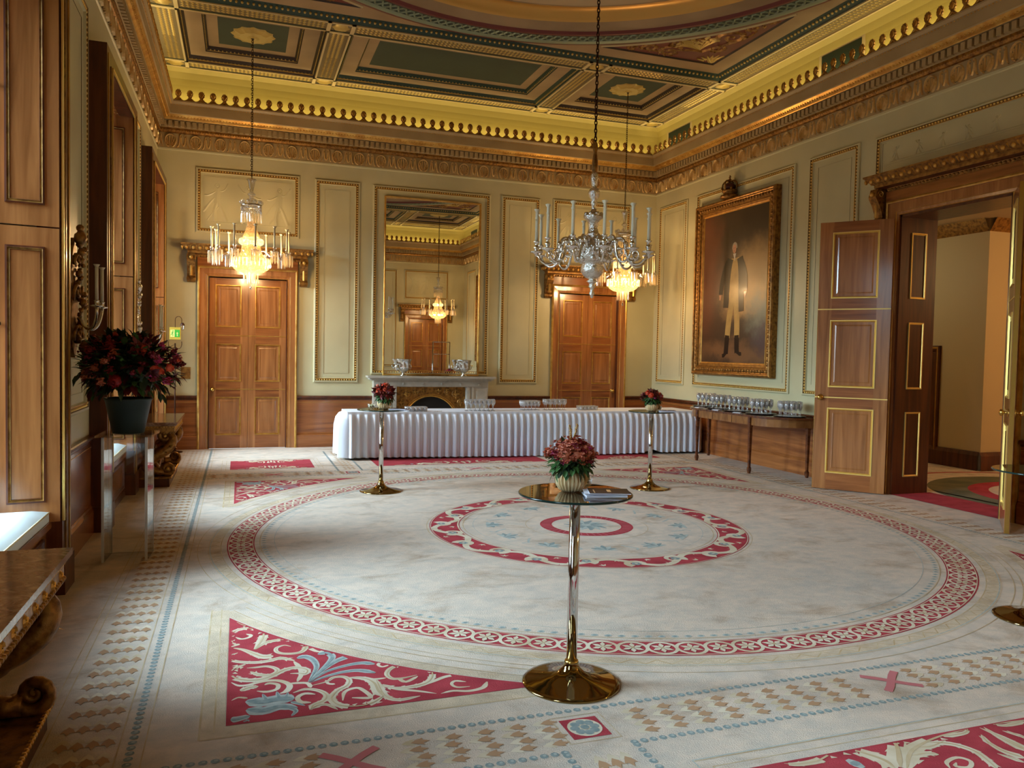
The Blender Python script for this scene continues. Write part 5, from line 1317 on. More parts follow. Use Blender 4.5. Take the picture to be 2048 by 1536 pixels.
# ---- poseur tables
def poseur(label):
    t = thing('poseur_table', label, 'table', group='glass topped poseur tables')
    b = MB('bronze_chrome'); b.lathe([(.258,0),(.262,.006),(.258,.012),(.235,.016),(.17,.026),(.11,.042),(.07,.062),(.048,.085),(.04,.10),(.038,.115)], 48); b.lathe([(0,.001),(.258,.0)], 48); b.build('base', t)
    p = MB('chrome'); p.tube([(0,0,.10),(0,0,1.0)], .0285, 24); p.lathe([(.028,.985),(.10,1.0),(.10,1.008),(0,1.008)], 24); p.build('pole', t)
    c = MB('brass'); c.lathe([(.0285,.108),(.036,.108),(.036,.124),(.0285,.124)], 24); c.build('collar', t)
    g = MB('table_glass'); g.lathe([(0,1.010),(.298,1.010)], 64); g.lathe([(.298,1.022),(0,1.022)], 64)
    g.lathe([(.298,1.010),(.302,1.013),(.302,1.019),(.298,1.022)], 64, 'glass_edge'); g.build('table_top', t)
    return t
pt0 = poseur('tall round poseur table with flower bowl nearest the camera'); pt0.location = (1.68, 3.77, 0)
dup(pt0, (1.67, 9.68, 0), 0, 'tall round poseur table standing before the left half of the white buffet')
dup(pt0, (5.13, 9.12, 0), 0, 'tall round poseur table on the right, before the buffet and near the side table')
dup(pt0, (5.17, 3.82, 0), 0, 'tall round poseur table cut off by the right edge of the photo')
TT = 1.0225
def fbowl(label, loc, seed, main, rz=0, s=1.0):
    t = thing('flower_bowl', label, 'flowers', loc, rz, 'ribbed bowls of flowers')
    b = MB('bowl'); b.lathe([(0,0),(.04,0),(.06,.012),(.078,.045),(.082,.07),(.074,.10),(.062,.118),(.055,.115),(.05,.09)], 144, flute=.075, nf=24, smooth=True); b.build('bowl', t)
    bouquet(t, (0,0,.165), .12*s, .88, ['leaf','leaf','leaf_dark'], main, 260, 48, .055, seed, spikes=2 if seed == 3 else 0, low=True)
    return t
fbowl('gold ribbed bowl of rust hydrangea and magenta blooms on the nearest poseur table', (1.665, 3.80, TT), 3,
      [('cluster','f_rust',.038,'hydrangea_head',6),('cluster','f_red',.03,'dark_red_blossom',2),('cluster','f_pink',.022,'magenta_blossom',2),('berries','f_berry',.03,'berry_sprig',1)])
fbowl('ribbed bowl with a bright orange bloom on the left poseur table', (1.70, 9.70, TT), 5,
      [('ball','f_orange',.046,'orange_bloom',1),('star','f_rust',.07,'rust_blossom',3),('star','leaf_red',.08,'burgundy_leaf_spray',4),('cluster','f_pink',.02,'pink_blossom',1)])
fbowl('small ribbed bowl of mixed red flowers on the right poseur table', (5.12, 9.10, TT), 8,
      [('ball','f_orange',.036,'orange_bloom',1),('cluster','f_rust',.03,'rust_blossom',2),('star','leaf_red',.06,'burgundy_leaf_spray',3),('cluster','f_pink',.02,'pink_blossom',1)], .8)
def dish(label, loc, m):
    t = thing('snack_bowl', label, 'bowl', loc, 0, 'glass bowls on the poseur tables')
    b = MB('glass'); b.lathe([(0,.003),(.03,.003),(.045,.02),(.052,.05),(.054,.062),(.050,.062),(.046,.05),(.04,.02),(0,.008)], 24); b.build('glass_bowl', t)
    f = MB(m); r = random.Random(len(label))
    for k in range(26): f.ball((r.uniform(-.026,.026), r.uniform(-.026,.026), .022+r.uniform(0,.035)), .013, m, 6, 4, (1,.8,.7), bump=.2)
    f.build('snacks', t)
dish('glass bowl of golden nibbles behind the flower bowl on the nearest table', (1.785, 3.90, TT), 'f_straw')
dish('pale glass bowl left of the orange flowers on the left table', (1.545, 9.72, TT), 'cream_card')
dish('glass bowl behind the flowers on the right poseur table', (5.27, 9.20, TT), 'f_straw')
def booklets(base, loc, n, rz, where, seed):
    r = random.Random(seed)
    for k in range(n):
        top = k == n-1
        lab = ('dark printed booklet topping the pile on the ' if top else 'white booklet in the pile under the dark one on the ')+where
        a, b = .0745, .105
        mb = MB('paper'); mb.box(-a, a, -b, b, 0, .0035, 'paper')
        o = mb.build('booklet'); o.location = (loc[0]+r.uniform(-.012,.012), loc[1]+r.uniform(-.012,.012), TT+k*.0052); o.rotation_euler = (0, 0, rz+r.uniform(-.14,.14))
        tag(o, lab, 'booklet', 'booklets on the '+where)
        if top:
            c = MB('print_dark'); c.box(-a, a, -b, b, .0036, .0048, 'print_dark'); c.box(-a+.01, a-.05, b-.03, b-.024, .0048, .0050, 'print_gold'); c.box(-.03, .03, -.01, .01, .0048, .0050, 'print_gold'); c.build('cover', o)
booklets('b', (1.80, 3.645), 5, 1.25, 'nearest poseur table', 1)
booklets('b', (1.86, 9.56), 3, 1.1, 'left poseur table', 2)
booklets('b', (5.29, 8.98), 4, 1.3, 'right poseur table', 4)

# ---- buffet with skirted cloth
TBX0, TBX1, TY0, TY1, TH = 1.62, 7.88, 12.45, 13.22, .762
t = thing('buffet_table', 'long trestle buffet table hidden under the skirted white cloth', 'table', ((TBX0+TBX1)/2, (TY0+TY1)/2, 0))
hx_, hy_ = (TBX1-TBX0)/2-.03, (TY1-TY0)/2-.03
a = MB('oak_cross'); a.box(-hx_, hx_, -hy_+.16, hy_, TH-.03, TH-.004); a.build('table_top', t)
for k in range(4):
    x = -hx_+.1+(2*hx_-.2)*k/3
    for y in (-hy_+.22, hy_-.06): a = MB('iron'); a.tube([(x, y, 0), (x, y, TH-.03)], .014, 8); a.build('leg', t)
cl_ = MB('cloth')
def cloth_path():
    P = []; c = [(TBX0, TY1), (TBX0, TY0+.12), (TBX1, TY0-.10), (TBX1, TY1)]
    return c
c = cloth_path(); seg = [(c[0], c[1]), (c[1], c[2]), (c[2], c[3]), (c[3], c[0])]
tot = sum(math.dist(a_, b_) for a_, b_ in seg); step = .0115; samples = []
s_acc = 0
for a_, b_ in seg:
    L = math.dist(a_, b_); n = int(L/step); dx, dy = (b_[0]-a_[0])/L, (b_[1]-a_[1])/L; nx, ny = dy*-1, dx
    nx, ny = -dy, dx
    nx, ny = (dy, -dx)
    for i in range(n): samples.append((a_[0]+dx*L*i/n, a_[1]+dy*L*i/n, nx, ny, s_acc+L*i/n, min(L*i/n, L-L*i/n)))
    s_acc += L
ccx, ccy = (TBX0+TBX1)/2, (TY0+TY1)/2
rows = [(TH, -.004), (TH+.001, .004), (TH-.006, .009), (TH-.035, .010), (TH-.05, .012), (TH-.12, .02), (TH-.25, .026), (TH-.45, .03), (TH-.62, .033), (.012, .035)]
vs_ = []; ph = 0; r = random.Random(4); phs = []
for (x, y, nx, ny, s, e) in samples:
    phs.append(2*PI*s/.118+.9*math.sin(s*1.7)+.5*math.sin(s*4.1))
for k, (z, o) in enumerate(rows):
    for i, (x, y, nx, ny, s, e) in enumerate(samples):
        if (x+nx-ccx)*(nx)+(y+ny-ccy)*(ny) < 0: nx, ny = -nx, -ny
        f = 0 if k < 4 else min(1, (k-3)/2.5); q = math.sin(phs[i]+.25*f*math.sin(s*9)); q = math.copysign(abs(q)**.7, q)
        am = .038*f; lift = 0
        if k == len(rows)-1: lift = .012*(1+math.sin(s*.9+1))+(.05*math.exp(-((s-(.65+5.35))/.12)**2))
        off = o+am*(1+q)*.9+(.05*f*math.exp(-(e/.12)**2) if e < .4 else 0)
        vs_.append((x+nx*off, y+ny*off, z+lift))
n = len(samples)
cl_.add(vs_, [(k*n+i, k*n+(i+1) % n, (k+1)*n+(i+1) % n, (k+1)*n+i) for k in range(len(rows)-1) for i in range(n)], 'cloth', True)
cl_.add([(c_[0], c_[1], TH) for c_ in c], [(0,1,2,3)], 'cloth')
o = cl_.build('tablecloth'); tag(o, 'white pleated floor-length cloth covering the long buffet along the back wall', 'tablecloth')
sc_clips = [(3.05, 12.40), (3.12, 12.42), (3.98, 12.37)]

# ---- glassware
def stem_glass(name, h, rb, rf, bowl_h, n=14, flute=False):
    mb = MB('stemware'); hb = h-bowl_h
    mb.lathe([(0,.003),(rf,.001),(rf,.003),(rf*.3,.008),(.004,.014),(.0036,hb-.01),(rb*.35,hb+.004),(rb*.8,hb+bowl_h*.28),(rb,hb+bowl_h*.55),(rb*.86,h),(rb*.84,h),(rb*.97,hb+bowl_h*.55),(rb*.75,hb+bowl_h*.3),(0,hb+.012)], n)
    return mb.build(name)
proto_w = stem_glass('wine_glass', .19, .037, .034, .105)
used = {}
def place_glass(proto, x, y, z, label, cat, group):
    if proto.name not in used: o = proto; used[proto.name] = 1
    else: o = proto.copy(); col.objects.link(o)
    o.location = (x, y, z); o.rotation_euler = (0, 0, rnd.uniform(0, 6)); tag(o, label, cat, group)
    return o
for i in range(7):
    for j in range(3): place_glass(proto_w, 3.60+i*.078+j*.02, 12.62+j*.085, TH+.001, 'clear wine glass in the rows before the right side of the fireplace', 'glass', 'wine glasses before the fireplace')
proto_g = stem_glass('goblet', .165, .033, .030, .10)
for i in range(5):
    for j in range(3): place_glass(proto_g, 4.66+i*.068, 12.72+j*.08, TH+.001, 'clear goblet in the left block of glasses beside the right oak door', 'glass', 'goblets left of the right door')
for i in range(5):
    for j in range(2): place_glass(proto_w, 5.08+i*.088, 12.74+j*.085, TH+.001, 'clear wine glass in the block before the left leaf of the right oak door', 'glass', 'wine glasses before the right door')
mb = MB('stemware'); mb.lathe([(0,.004),(.027,.002),(.03,.006),(.034,.075),(.032,.075),(.028,.01),(0,.008)], 12); proto_t = mb.build('tumbler')
for i in range(5):
    for j in range(3): place_glass(proto_t, 2.60+i*.072, 12.58+j*.072, TH+.001, 'short clear tumbler in the low block before the fireplace opening', 'glass', 'tumblers before the fireplace')
for i in range(5):
    for j in range(3): place_glass(proto_t, 5.72+i*.072, 12.66+j*.072, TH+.001, 'short clear tumbler in the low block at the right part of the buffet', 'glass', 'tumblers on the right of the buffet')
for k, (x, y) in enumerate(sc_clips):
    mb = MB('silver'); mb.tube([(-.03,0,.003),(.0,.004,.004),(.03,0,.003)], .003, 5); mb.ball((.034,0,.004), .006)
    o = mb.build('bottle_opener'); o.location = (x, y+.14, TH+.001); tag(o, ['small metal opener lying left on the front edge of the buffet', 'small metal opener lying just right of the other near the buffet front', 'small metal opener on the buffet below the row of wine glasses'][k], 'opener', 'openers on the buffet')

# ---- side table along the right wall
def side_table():
    t = thing('side_table', 'dark mahogany bow-ended side table against the right wall crowded with stemware', 'table', (XR-.06, 10.68, 0))
    Hh = .885; D = .74
    def outl(o):
        P = [(0, -1.38+o)]
        P += [(-(D-o)*math.sin(t_), -.74-(.64-o)*math.cos(t_)) for t_ in [PI/2*k/10 for k in range(1, 11)]]
        P += [(-(D-o)*math.sin(t_), .74+(.64-o)*math.cos(t_)) for t_ in [PI/2*k/10 for k in range(10, 0, -1)]]
        P += [(0, 1.38-o)]
        return P
    a = MB('mahogany'); a.prism(outl(0), Hh-.028, Hh, axis='z'); a.build('table_top', t)
    f = MB('satinwood'); P = outl(.035); f.prism(P, Hh-.15, Hh-.028, axis='z'); 
    for y in (-.25, .28): f.box(-(D-.03), -(D-.036), y-.004, y+.004, Hh-.148, Hh-.03, 'mahogany')
    f.build('apron', t)
    for (x, y) in ((-.70, .72), (-.70, -.72), (-.10, 1.28), (-.10, -1.28)):
        l = MB('mahogany'); T = [(.028, Hh-.03), (.028, Hh-.17), (.022, Hh-.19), (.024, Hh-.21), (.016, .10), (.024, .085), (.024, .05), (.015, .0)]
        vs = []
        for q, z in T: vs += [(x-q,y-q,z),(x+q,y-q,z),(x+q,y+q,z),(x-q,y+q,z)]
        l.add(vs, [(4*k+i, 4*k+(i+1) % 4, 4*k+4+(i+1) % 4, 4*k+4+i) for k in range(len(T)-1) for i in range(4)]+[(4*len(T)-4,4*len(T)-3,4*len(T)-2,4*len(T)-1)]); l.build('leg', t)
    return t
side_table()
ST = .885
proto_f = stem_glass('champagne_glass', .225, .031, .033, .13)
WH = ['at the far end of the side table', 'below the left side of the portrait', 'below the middle of the portrait', 'below the right edge of the portrait', 'nearest the open oak door']
ti = 0
for k, (x, y) in enumerate(((7.70, 11.78), (7.62, 11.22), (7.58, 10.68), (7.60, 10.12), (7.72, 9.60))):
    tr = MB('tray'); tr.lathe([(0,.001),(.20,.001),(.235,.016),(.232,.018),(.20,.006),(0,.005)], 36, squash=1.0); o = tr.build('drinks_tray'); o.location = (x, y, ST+.0005); tag(o, 'round dark tray full of glasses '+WH[k], 'tray', 'dark trays of glasses on the side table')
    r = random.Random(k)
    for ix in range(-2, 3):
        for iy in range(-2, 3):
            px, py = ix*.078+(.039 if iy % 2 else 0), iy*.07
            if math.hypot(px, py) > .175: continue
            place_glass(proto_f, x+px+r.uniform(-.004,.004), y+py+r.uniform(-.004,.004), ST+.0065, 'empty clear stemmed glass standing on the tray '+WH[k], 'glass', 'glasses on the tray '+WH[k])
for k, (x, y) in enumerate(((7.40, 11.52), (7.36, 10.95), (7.34, 10.38))):
    mb = MB('paper'); 
    for j in range(4): mb.box(-.06+j*.004, .06+j*.004, -.06-j*.003, .06-j*.003, j*.0022, j*.0022+.0018)
    o = mb.build('napkin_pile'); o.location = (x, y, ST+.001); o.rotation_euler = (0,0,.4*k); tag(o, ['leftmost','middle','rightmost'][k]+' of the three white napkin piles at the side table front edge', 'napkins', 'napkin piles on the side table')

# ---- fireplace, mirror, silver coolers
FC = 3.37-XL
t = thing('fireplace', 'pale marble fireplace with a gilt bronze arched grate panel under the tall mirror', 'fireplace', (3.37, YB, 0))
a = MB('marble_grey'); F0 = Matrix.Identity(4)
a.w(-1.20, 1.20, 0, .30, 1.255, 1.292); a.w(-1.165, 1.165, 0, .265, 1.225, 1.255); a.w(-1.13, 1.13, 0, .235, 1.205, 1.225); a.build('mantel_shelf', t)
a = MB('marble_grey'); a.w(-1.08, 1.08, 0, .205, 1.095, 1.205); a.w(-1.02, 1.02, .205, .212, 1.11, 1.19)
for k in range(6):
    x = -.90+k*.36; a.T = Matrix.Translation((x, -.212, 1.15)) @ Matrix.Rotation(PI/2, 4, 'X'); a.lathe([(0,.012),(.012,.012),(.018,.005),(.024,.008),(.026,0)], 14); a.T = None
a.build('frieze', t)
for s in (-1, 1):
    a = MB('marble_grey'); x0, x1 = s*.66, s*1.08
    a.w(min(x0,x1), max(x0,x1), 0, .19, 0, 1.095); a.w(min(s*.86,s*1.06), max(s*.86,s*1.06), .19, .202, .12, 1.02); a.w(min(s*.67,s*.72), max(s*.67,s*.72), .19, .205, 0, 1.09); a.w(min(s*.76,s*.80), max(s*.76,s*.80), .19, .2, 0, 1.09); a.build('jamb', t)
a = MB('gold_old'); R_ = .50; zc = .42; N_ = 24
A = [(R_*math.cos(PI*i/N_), zc+R_*math.sin(PI*i/N_)) for i in range(N_+1)]
B = [(.66*max(-1, min(1, 1.6*math.cos(PI*i/N_))), 1.095 if abs(1.6*math.cos(PI*i/N_)) < 1.0 else zc+(1.095-zc)*math.sin(PI*i/N_)/math.sin(math.acos(1/1.6))) for i in range(N_+1)]
a.add([(x, -.10, z) for x, z in A]+[(x, -.10, z) for x, z in B], [(i, i+1, N_+2+i, N_+1+i) for i in range(N_)])
a.w(-.66, -.50, .0, .10, 0, zc); a.w(.50, .66, .0, .10, 0, zc)
ax = (Vector((0,-.10,0)), Vector((1,0,0)), Vector((0,0,1)), Vector((0,-1,0)))
a.ridge(A, .014, .014, 'gold', ax); a.ridge([(x*1.06, zc+(z-zc)*1.06) for x, z in A], .007, .008, 'gold', ax)
insf = lambda X, Z: abs(X) < .64 and Z < 1.08 and math.hypot(X, Z-zc) > .54
for s in (-1, 1):
    for cx, cz, r_ in ((.14,1.02,.05),(.30,1.0,.06),(.47,.96,.08),(.56,.80,.06),(.59,.62,.05),(.58,.48,.05)):
        a.ridge(spiral(s*cx, cz, r_, 1.4, .5, s, 16), r_*.2, .012, 'bronze_gilt', ax, insf)
        for k in range(4): aa = k*1.6; a.ridge([(s*cx, cz), (s*cx+r_*1.2*math.cos(aa), cz+r_*1.2*math.sin(aa))], lambda u_: r_*.3*(1-u_), .012, 'gold', ax, insf)
a.build('bronze_panel', t)
a = MB('black'); a.add([(x, -.06, z) for x, z in A], [tuple(range(N_+1))]); a.w(-.5, .5, 0, .06, 0, zc); a.build('firebox', t)  # flat black sheet closes the arch
a = MB('brass'); a.T = Matrix.Translation((-.02, -.11, .52)); a.lathe([(0,.12),(.012,.10),(.03,.07),(.02,.04),(.035,.02),(.05,0),(.05,-.1)], 10); a.build('fire_basket_finial', t)

t = thing('wall_mirror', 'very tall gilt framed mirror standing on the mantel shelf', 'mirror', (3.385, YB, 1.296))
a = MB('gold'); a.ring_sweep(-.915, .915, 0, 3.26, [(0,.0),(0,.05),(.006,.056),(.016,.05),(.022,.052),(.03,.036),(.034,.02)], 'gold'); a.build('frame', t)
a = MB('mirror'); a.add([(-.885,-.022,.03),(.885,-.022,.03),(.885,-.022,3.23),(-.885,-.022,3.23)], [(0,1,2,3)]); a.build('mirror_glass', t)

def cooler(label, loc, rz):
    t = thing('silver_wine_cooler', label, 'wine cooler', loc, rz, 'silver wine coolers on the mantel')
    a = MB('silver'); n = 48; prof = [(0,.0),(.075,0),(.08,.01),(.06,.025),(.03,.04),(.034,.055),(.07,.08),(.108,.12),(.122,.16),(.124,.20),(.132,.24),(.15,.285),(.165,.30),(.168,.306),(.155,.304),(.12,.24),(.10,.14),(0,.10)]
    vs = []
    for k, (r_, z) in enumerate(prof):
        for i in range(n):
            aa = 2*PI*i/n; tw = aa*8+z*22; f = 1+(.09*math.sin(tw) if 6 < k < 13 or k > 13 else 0)*(1 if k < 14 else 0)
            vs.append((.87*r_*f*math.cos(aa), .87*r_*f*math.sin(aa), z))
    a.add(vs, [(k*n+i, k*n+(i+1) % n, (k+1)*n+(i+1) % n, (k+1)*n+i) for k in range(len(prof)-1) for i in range(n)], None, True)
    a.build('bowl', t)
    for s in (-1, 1):
        h = MB('silver'); h.tube([(s*q, 0, z) for q, z in bez((.10,.13),(.165,.10),(.165,.22),(.11,.21),10)], .008, 6); h.ball((s*.105,0,.135), .018, None, 7, 5, bump=.2); h.build('handle', t)
cooler('fluted silver wine cooler on the left of the mantel shelf', (2.83, YB-.182, 1.2935), .2)
cooler('fluted silver wine cooler on the right of the mantel shelf', (3.97, YB-.182, 1.2935), .1)

# ---- full-length portraits
def portrait(label, yc, crown=True, name='framed_portrait'):
    t = thing(name, label, 'painting', (XR, yc, 1.43)); t.rotation_euler = (0, 0, -PI/2)   # local -y comes out of the right wall, local x runs towards the camera
    Wp, Hp = 1.145, 3.06
    a = MB('gold_old')
    P = [(0,0),(0,.10),(.015,.125),(.035,.135),(.05,.125),(.06,.10),(.085,.085),(.12,.10),(.15,.095),(.165,.07),(.19,.065),(.20,.075),(.215,.065),(.235,.045)]
    a.ring_sweep(-Wp, Wp, 0, Hp, P, ms=['gold_old','frame_gilt','frame_gilt','frame_gilt','gold_old','gold_old','gold_old','gold_old','gold_old','frame_gilt','gold','frame_gilt','gold'])
    for (x0, z0, x1, z1) in ((-Wp+.1,.1,Wp-.1,.1),(-Wp+.1,Hp-.1,Wp-.1,Hp-.1),(-Wp+.1,.1,-Wp+.1,Hp-.1),(Wp-.1,.1,Wp-.1,Hp-.1)):
        a.beads((x0,-.088,z0), (x1,-.088,z1), .075, .030, 'frame_gilt', 1.0)
    a.build('frame', t)
    c = MB('canvas'); c.add([(-Wp+.2,-.05,.2),(Wp-.2,-.05,.2),(Wp-.2,-.05,Hp-.2),(-Wp+.2,-.05,Hp-.2)], [(0,1,2,3)])
    ax = (Vector((0,-.0508,0)), Vector((1,0,0)), Vector((0,0,1)), Vector((0,-1,0)))
    cnt = [0]
    def S(pts, hw, m, d=0):
        cnt[0] += 1; d = d+cnt[0]*.00004
        c.ridge(pts, hw, 0, m, (Vector((0,-.0508-d,0)), ax[1], ax[2], ax[3]))
    S(bez((-.02,1.30),(-.10,1.0),(-.12,.8),(-.13,.66)), .075, 'p_buff', .001); S(bez((.10,1.30),(.14,1.0),(.15,.8),(.14,.66)), .075, 'p_buff', .001)
    S([(-.13,.70),(-.15,.50),(-.16,.38)], .062, 'p_dark', .0015); S([(.14,.70),(.15,.5),(.16,.40)], .062, 'p_dark', .0015); S([(-.16,.40),(-.22,.35),(-.27,.345)], .032, 'p_dark', .0015); S([(.16,.42),(.24,.38),(.29,.385)], .032, 'p_dark', .0015)
    S(bez((.03,2.02),(.04,1.8),(.04,1.5),(.02,1.26)), lambda u_: .11+.05*math.sin(u_*3), 'p_buff2', .001)
    S(bez((-.10,2.02),(-.18,1.8),(-.18,1.5),(-.20,1.18)), lambda u_: .085-.01*u_, 'p_dark', .002); S(bez((.17,2.02),(.24,1.8),(.22,1.5),(.25,1.1)), lambda u_: .08-.01*u_, 'p_dark', .002)
    S(bez((-.16,1.98),(-.30,1.8),(-.34,1.6),(-.36,1.42)), .06, 'p_dark', .0025); S(bez((.22,1.95),(.34,1.8),(.36,1.62),(.34,1.45)), .055, 'p_dark', .0025)
    for x, z in ((-.37,1.38), (.345,1.40)): S([(x,z+.03),(x,z-.02),(x-.01,z-.06)], lambda u_: .034*(1-.4*u_), 'p_skin', .003)
    S(arc(.018,2.20,.040,-.2,PI+.4,12,.062), .034, 'p_grey', .002)
    S([(.02,2.10),(.02,2.05),(.03,1.97)], lambda u_: .04*(1.1-u_), 'p_white', .003)
    c.add([(.010+.052*math.cos(2*PI*i/16), -.0545, 2.18+.078*math.sin(2*PI*i/16)) for i in range(16)], [tuple(range(16))], 'p_skin')
    for x in (-.008, .028): S([(x-.008,2.195),(x+.008,2.195)], .0035, 'p_dark', .0046)
    S([(.006,2.19),(.002,2.165)], .004, 'p_grey', .0046); S([(-.006,2.145),(.02,2.145)], .003, 'p_crimson', .0046)
    c.build('canvas', t)
    pl = MB('gold'); pl.w(-.10, .10, .045, .055, .125, .165); pl.build('name_plate', t)
    if crown:
        k = MB('gold_old'); zc_ = Hp+.11; y_ = -.10
        k.T = Matrix.Translation((-.12, y_, Hp)); k.lathe([(0,.0),(.16,.0),(.15,.045),(.10,.06),(.11,.09),(.13,.10),(.13,.13),(.115,.14)], 20)
        for q in range(4):
            aa = q*PI/2+.4; k.tube([(r_*math.cos(aa), r_*math.sin(aa), z) for r_, z in bez((.12,.13),(.19,.24),(.10,.33),(0,.28),9)], .014, 6); k.ball((.125*math.cos(aa+.78), .125*math.sin(aa+.78), .155), .025, None, 6, 5)
        k.ball((0,0,.31), .028); k.box(-.008,.008,-.008,.008,.33,.39); k.box(-.026,.026,-.007,.007,.352,.366); k.ball((0,0,.19), .10, 'p_crimson', 12, 7, (1,1,.8)); k.build('crown', t)
    return t
portrait('gilt framed full-length painting of a man in dark coat and buff breeches, crown on top', 11.53)
portrait('gilt framed full-length painting at the near end of the right wall seen in the mirror', 2*7.21-11.53, False)

# ---- gilt marble-topped consoles on the window piers
def gilt_console(label, yc):
    t = thing('gilt_console_table', label, 'console table', (XL+.165, yc, 0), 0, 'gilt console tables between the windows')
    W2 = .73; Xf = .42; Hh = .81
    a = MB('marble_brown'); a.box(-.108, Xf, -W2, W2, Hh-.03, Hh); a.box(-.108, Xf-.012, -W2+.012, W2-.012, Hh-.045, Hh-.03); a.build('marble_top', t)
    a = MB('gold_old'); a.box(-.10, Xf-.03, -W2+.03, W2-.03, Hh-.14, Hh-.045)
    for z, m_, r_ in ((Hh-.06,'gold',.010), (Hh-.13,'gold_old',.014)):
        a.beads((Xf-.03,-W2+.03,z), (Xf-.03,W2-.03,z), .036, r_, m_, out=(1,0,0)); a.beads((-.1,W2-.03,z), (Xf-.03,W2-.03,z), .036, r_, m_, out=(0,1,0)); a.beads((-.1,-W2+.03,z), (Xf-.03,-W2+.03,z), .036, r_, m_, out=(0,-1,0))
    for k in range(9):
        y = -W2+.11+k*(2*W2-.22)/8; a.ridge(spiral(y, Hh-.095, .03, 1.2, 0, 1 if k < 4 else -1, 12), .006, .008, 'gold', (Vector((Xf-.03,0,0)), Vector((0,1,0)), Vector((0,0,1)), Vector((1,0,0))))
    a.build('frieze', t)
    for s in (-1, 1):
        l = MB('gold_old'); y = s*(W2-.20)
        P = [(q, y, z) for q, z in bez((.30,.66),(.42,.60),(.34,.46),(.18,.40),9)+bez((.16,.38),(-.02,.28),(.05,.16),(.26,.17),9)]
        l.tube(P, lambda u_: .045+.03*math.sin(PI*u_), 9)
        for cx_, cz_, r_, a0, d in ((.27,.63,.085,0,1), (.30,.215,.085,PI,1), (.11,.42,.05,1,-1)):
            S = spiral(cx_, cz_, r_, 1.7, a0, d, 24, .1)
            l.tube([(q, y+s*(.0+.03*k/24), z) for k, (q, z) in enumerate(S)], lambda u_: .034*(1-.55*u_), 8)
            l.ball((cx_, y+s*.035, cz_), r_*.3, 'gold')
        r = random.Random(3)
        for k in range(14):
            p = Vector(P[1+k]); l.leaf(p, (r.uniform(-.3,1), s*r.uniform(.1,.8), r.uniform(-.5,.8)), (0,0,1), .10, .05, 'gold' if k % 2 else 'gold_old', .6)
        l.build('scroll_leg', t)
    a = MB('gold_old'); 
    for k in range(9):
        aa = -PI*.5+PI*k/8; a.leaf((.12,0,.25), (.25, math.sin(aa), math.cos(aa)), (1,0,0), .22, .08, 'gold_old', .3)
    a.ball((.14,0,.27), .06, 'gold_old'); a.tube([(.14,-.5,.30),(.16,-.25,.20),(.16,0,.27),(.16,.25,.20),(.14,.5,.30)], .03, 7); a.build('shell_stretcher', t)
    a = MB('gold_old'); a.box(-.10, Xf-.09, -W2+.08, W2-.08, 0, .105, 'oak_dark'); a.box(-.10, Xf-.07, -W2+.06, W2-.06, .105, .125, 'gold_old')
    a.beads((Xf-.075,-W2+.06,.115), (Xf-.075,W2-.06,.115), .034, .014, 'gold', 1.2, out=(1,0,.4)); a.beads((-.1,W2-.06,.115), (Xf-.075,W2-.06,.115), .034, .014, 'gold', 1.2, out=(0,1,.4)); a.build('plinth', t)
gilt_console('brown marble topped gilt console at the lower left corner, nearest the camera', 3.33)
gilt_console('gilt console with marble top on the far pier, behind the flower stand', 11.19)

# ---- silver sconces on the piers
def sconce(label, y, gilt):
    m_ = 'gold_old' if gilt else 'silver_chased'
    t = thing('wall_sconce', label, 'sconce', (XL+.002, y, .12 if gilt else 0), 0, 'wall sconces on the window piers')
    a = MB(m_); r = random.Random(5)
    a.prism([(-.10,1.62),(0,1.52),(.10,1.62),(.16,1.80),(.12,1.98),(.17,2.15),(.10,2.34),(.05,2.42),(0,2.50),(-.05,2.42),(-.10,2.34),(-.17,2.15),(-.12,1.98),(-.16,1.80)], 0, .03, axis='x')
    for s in (-1, 1):
        for cx_, cz_, r_ in ((.09,1.72,.07),(.10,2.05,.075),(.07,2.32,.05)): a.tube([(.045+.03*math.sin(k/18*PI), s*q, z) for k, (q, z) in enumerate(spiral(cx_, cz_, r_, 1.5, -1, 1, 18))], .013, 6)
    for k in range(26): a.ball((.05+r.uniform(0,.04), r.uniform(-.09,.09), 1.60+.034*k), r.uniform(.018,.036), None, 7, 5, bump=.25)
    a.ball((.07,0,2.50), .05, None, 8, 6, (1,1,1.2), bump=.1); a.ball((.07,0,2.58), .032, None, 8, 6)
    a.build('back_plate', t)
    for s in (-1, 1):
        b = MB('silver'); P = [(q, s*w_, z) for (q, z), w_ in zip(bez((.06,1.86),(.14 if gilt else .20,1.66),(.21 if gilt else .34,1.78),(.21 if gilt else .34,1.93),12), [i*.012 for i in range(12)])]
        b.tube(P, .012, 7); e_ = P[-1]; b.lathe([(0,e_[2]),(.045,e_[2]+.012),(.048,e_[2]+.02),(.015,e_[2]+.02),(.018,e_[2]+.05),(.024,e_[2]+.06),(.0,e_[2]+.06)], 12, c=(e_[0], e_[1], 0)); b.build('arm', t)
        c = MB('candle'); c.tube([(e_[0],e_[1],e_[2]+.055),(e_[0],e_[1],e_[2]+.34)], .013, 8); c.lathe([(.013,e_[2]+.33),(.026,e_[2]+.35),(.01,e_[2]+.345)], 8, c=(e_[0],e_[1],0)); c.build('candle', t)
sconce('dark gilt carved wall sconce on the pier behind the big flower arrangement', 7.27, True)
sconce('silver two-arm candle sconce on the far window pier', 11.19, False)

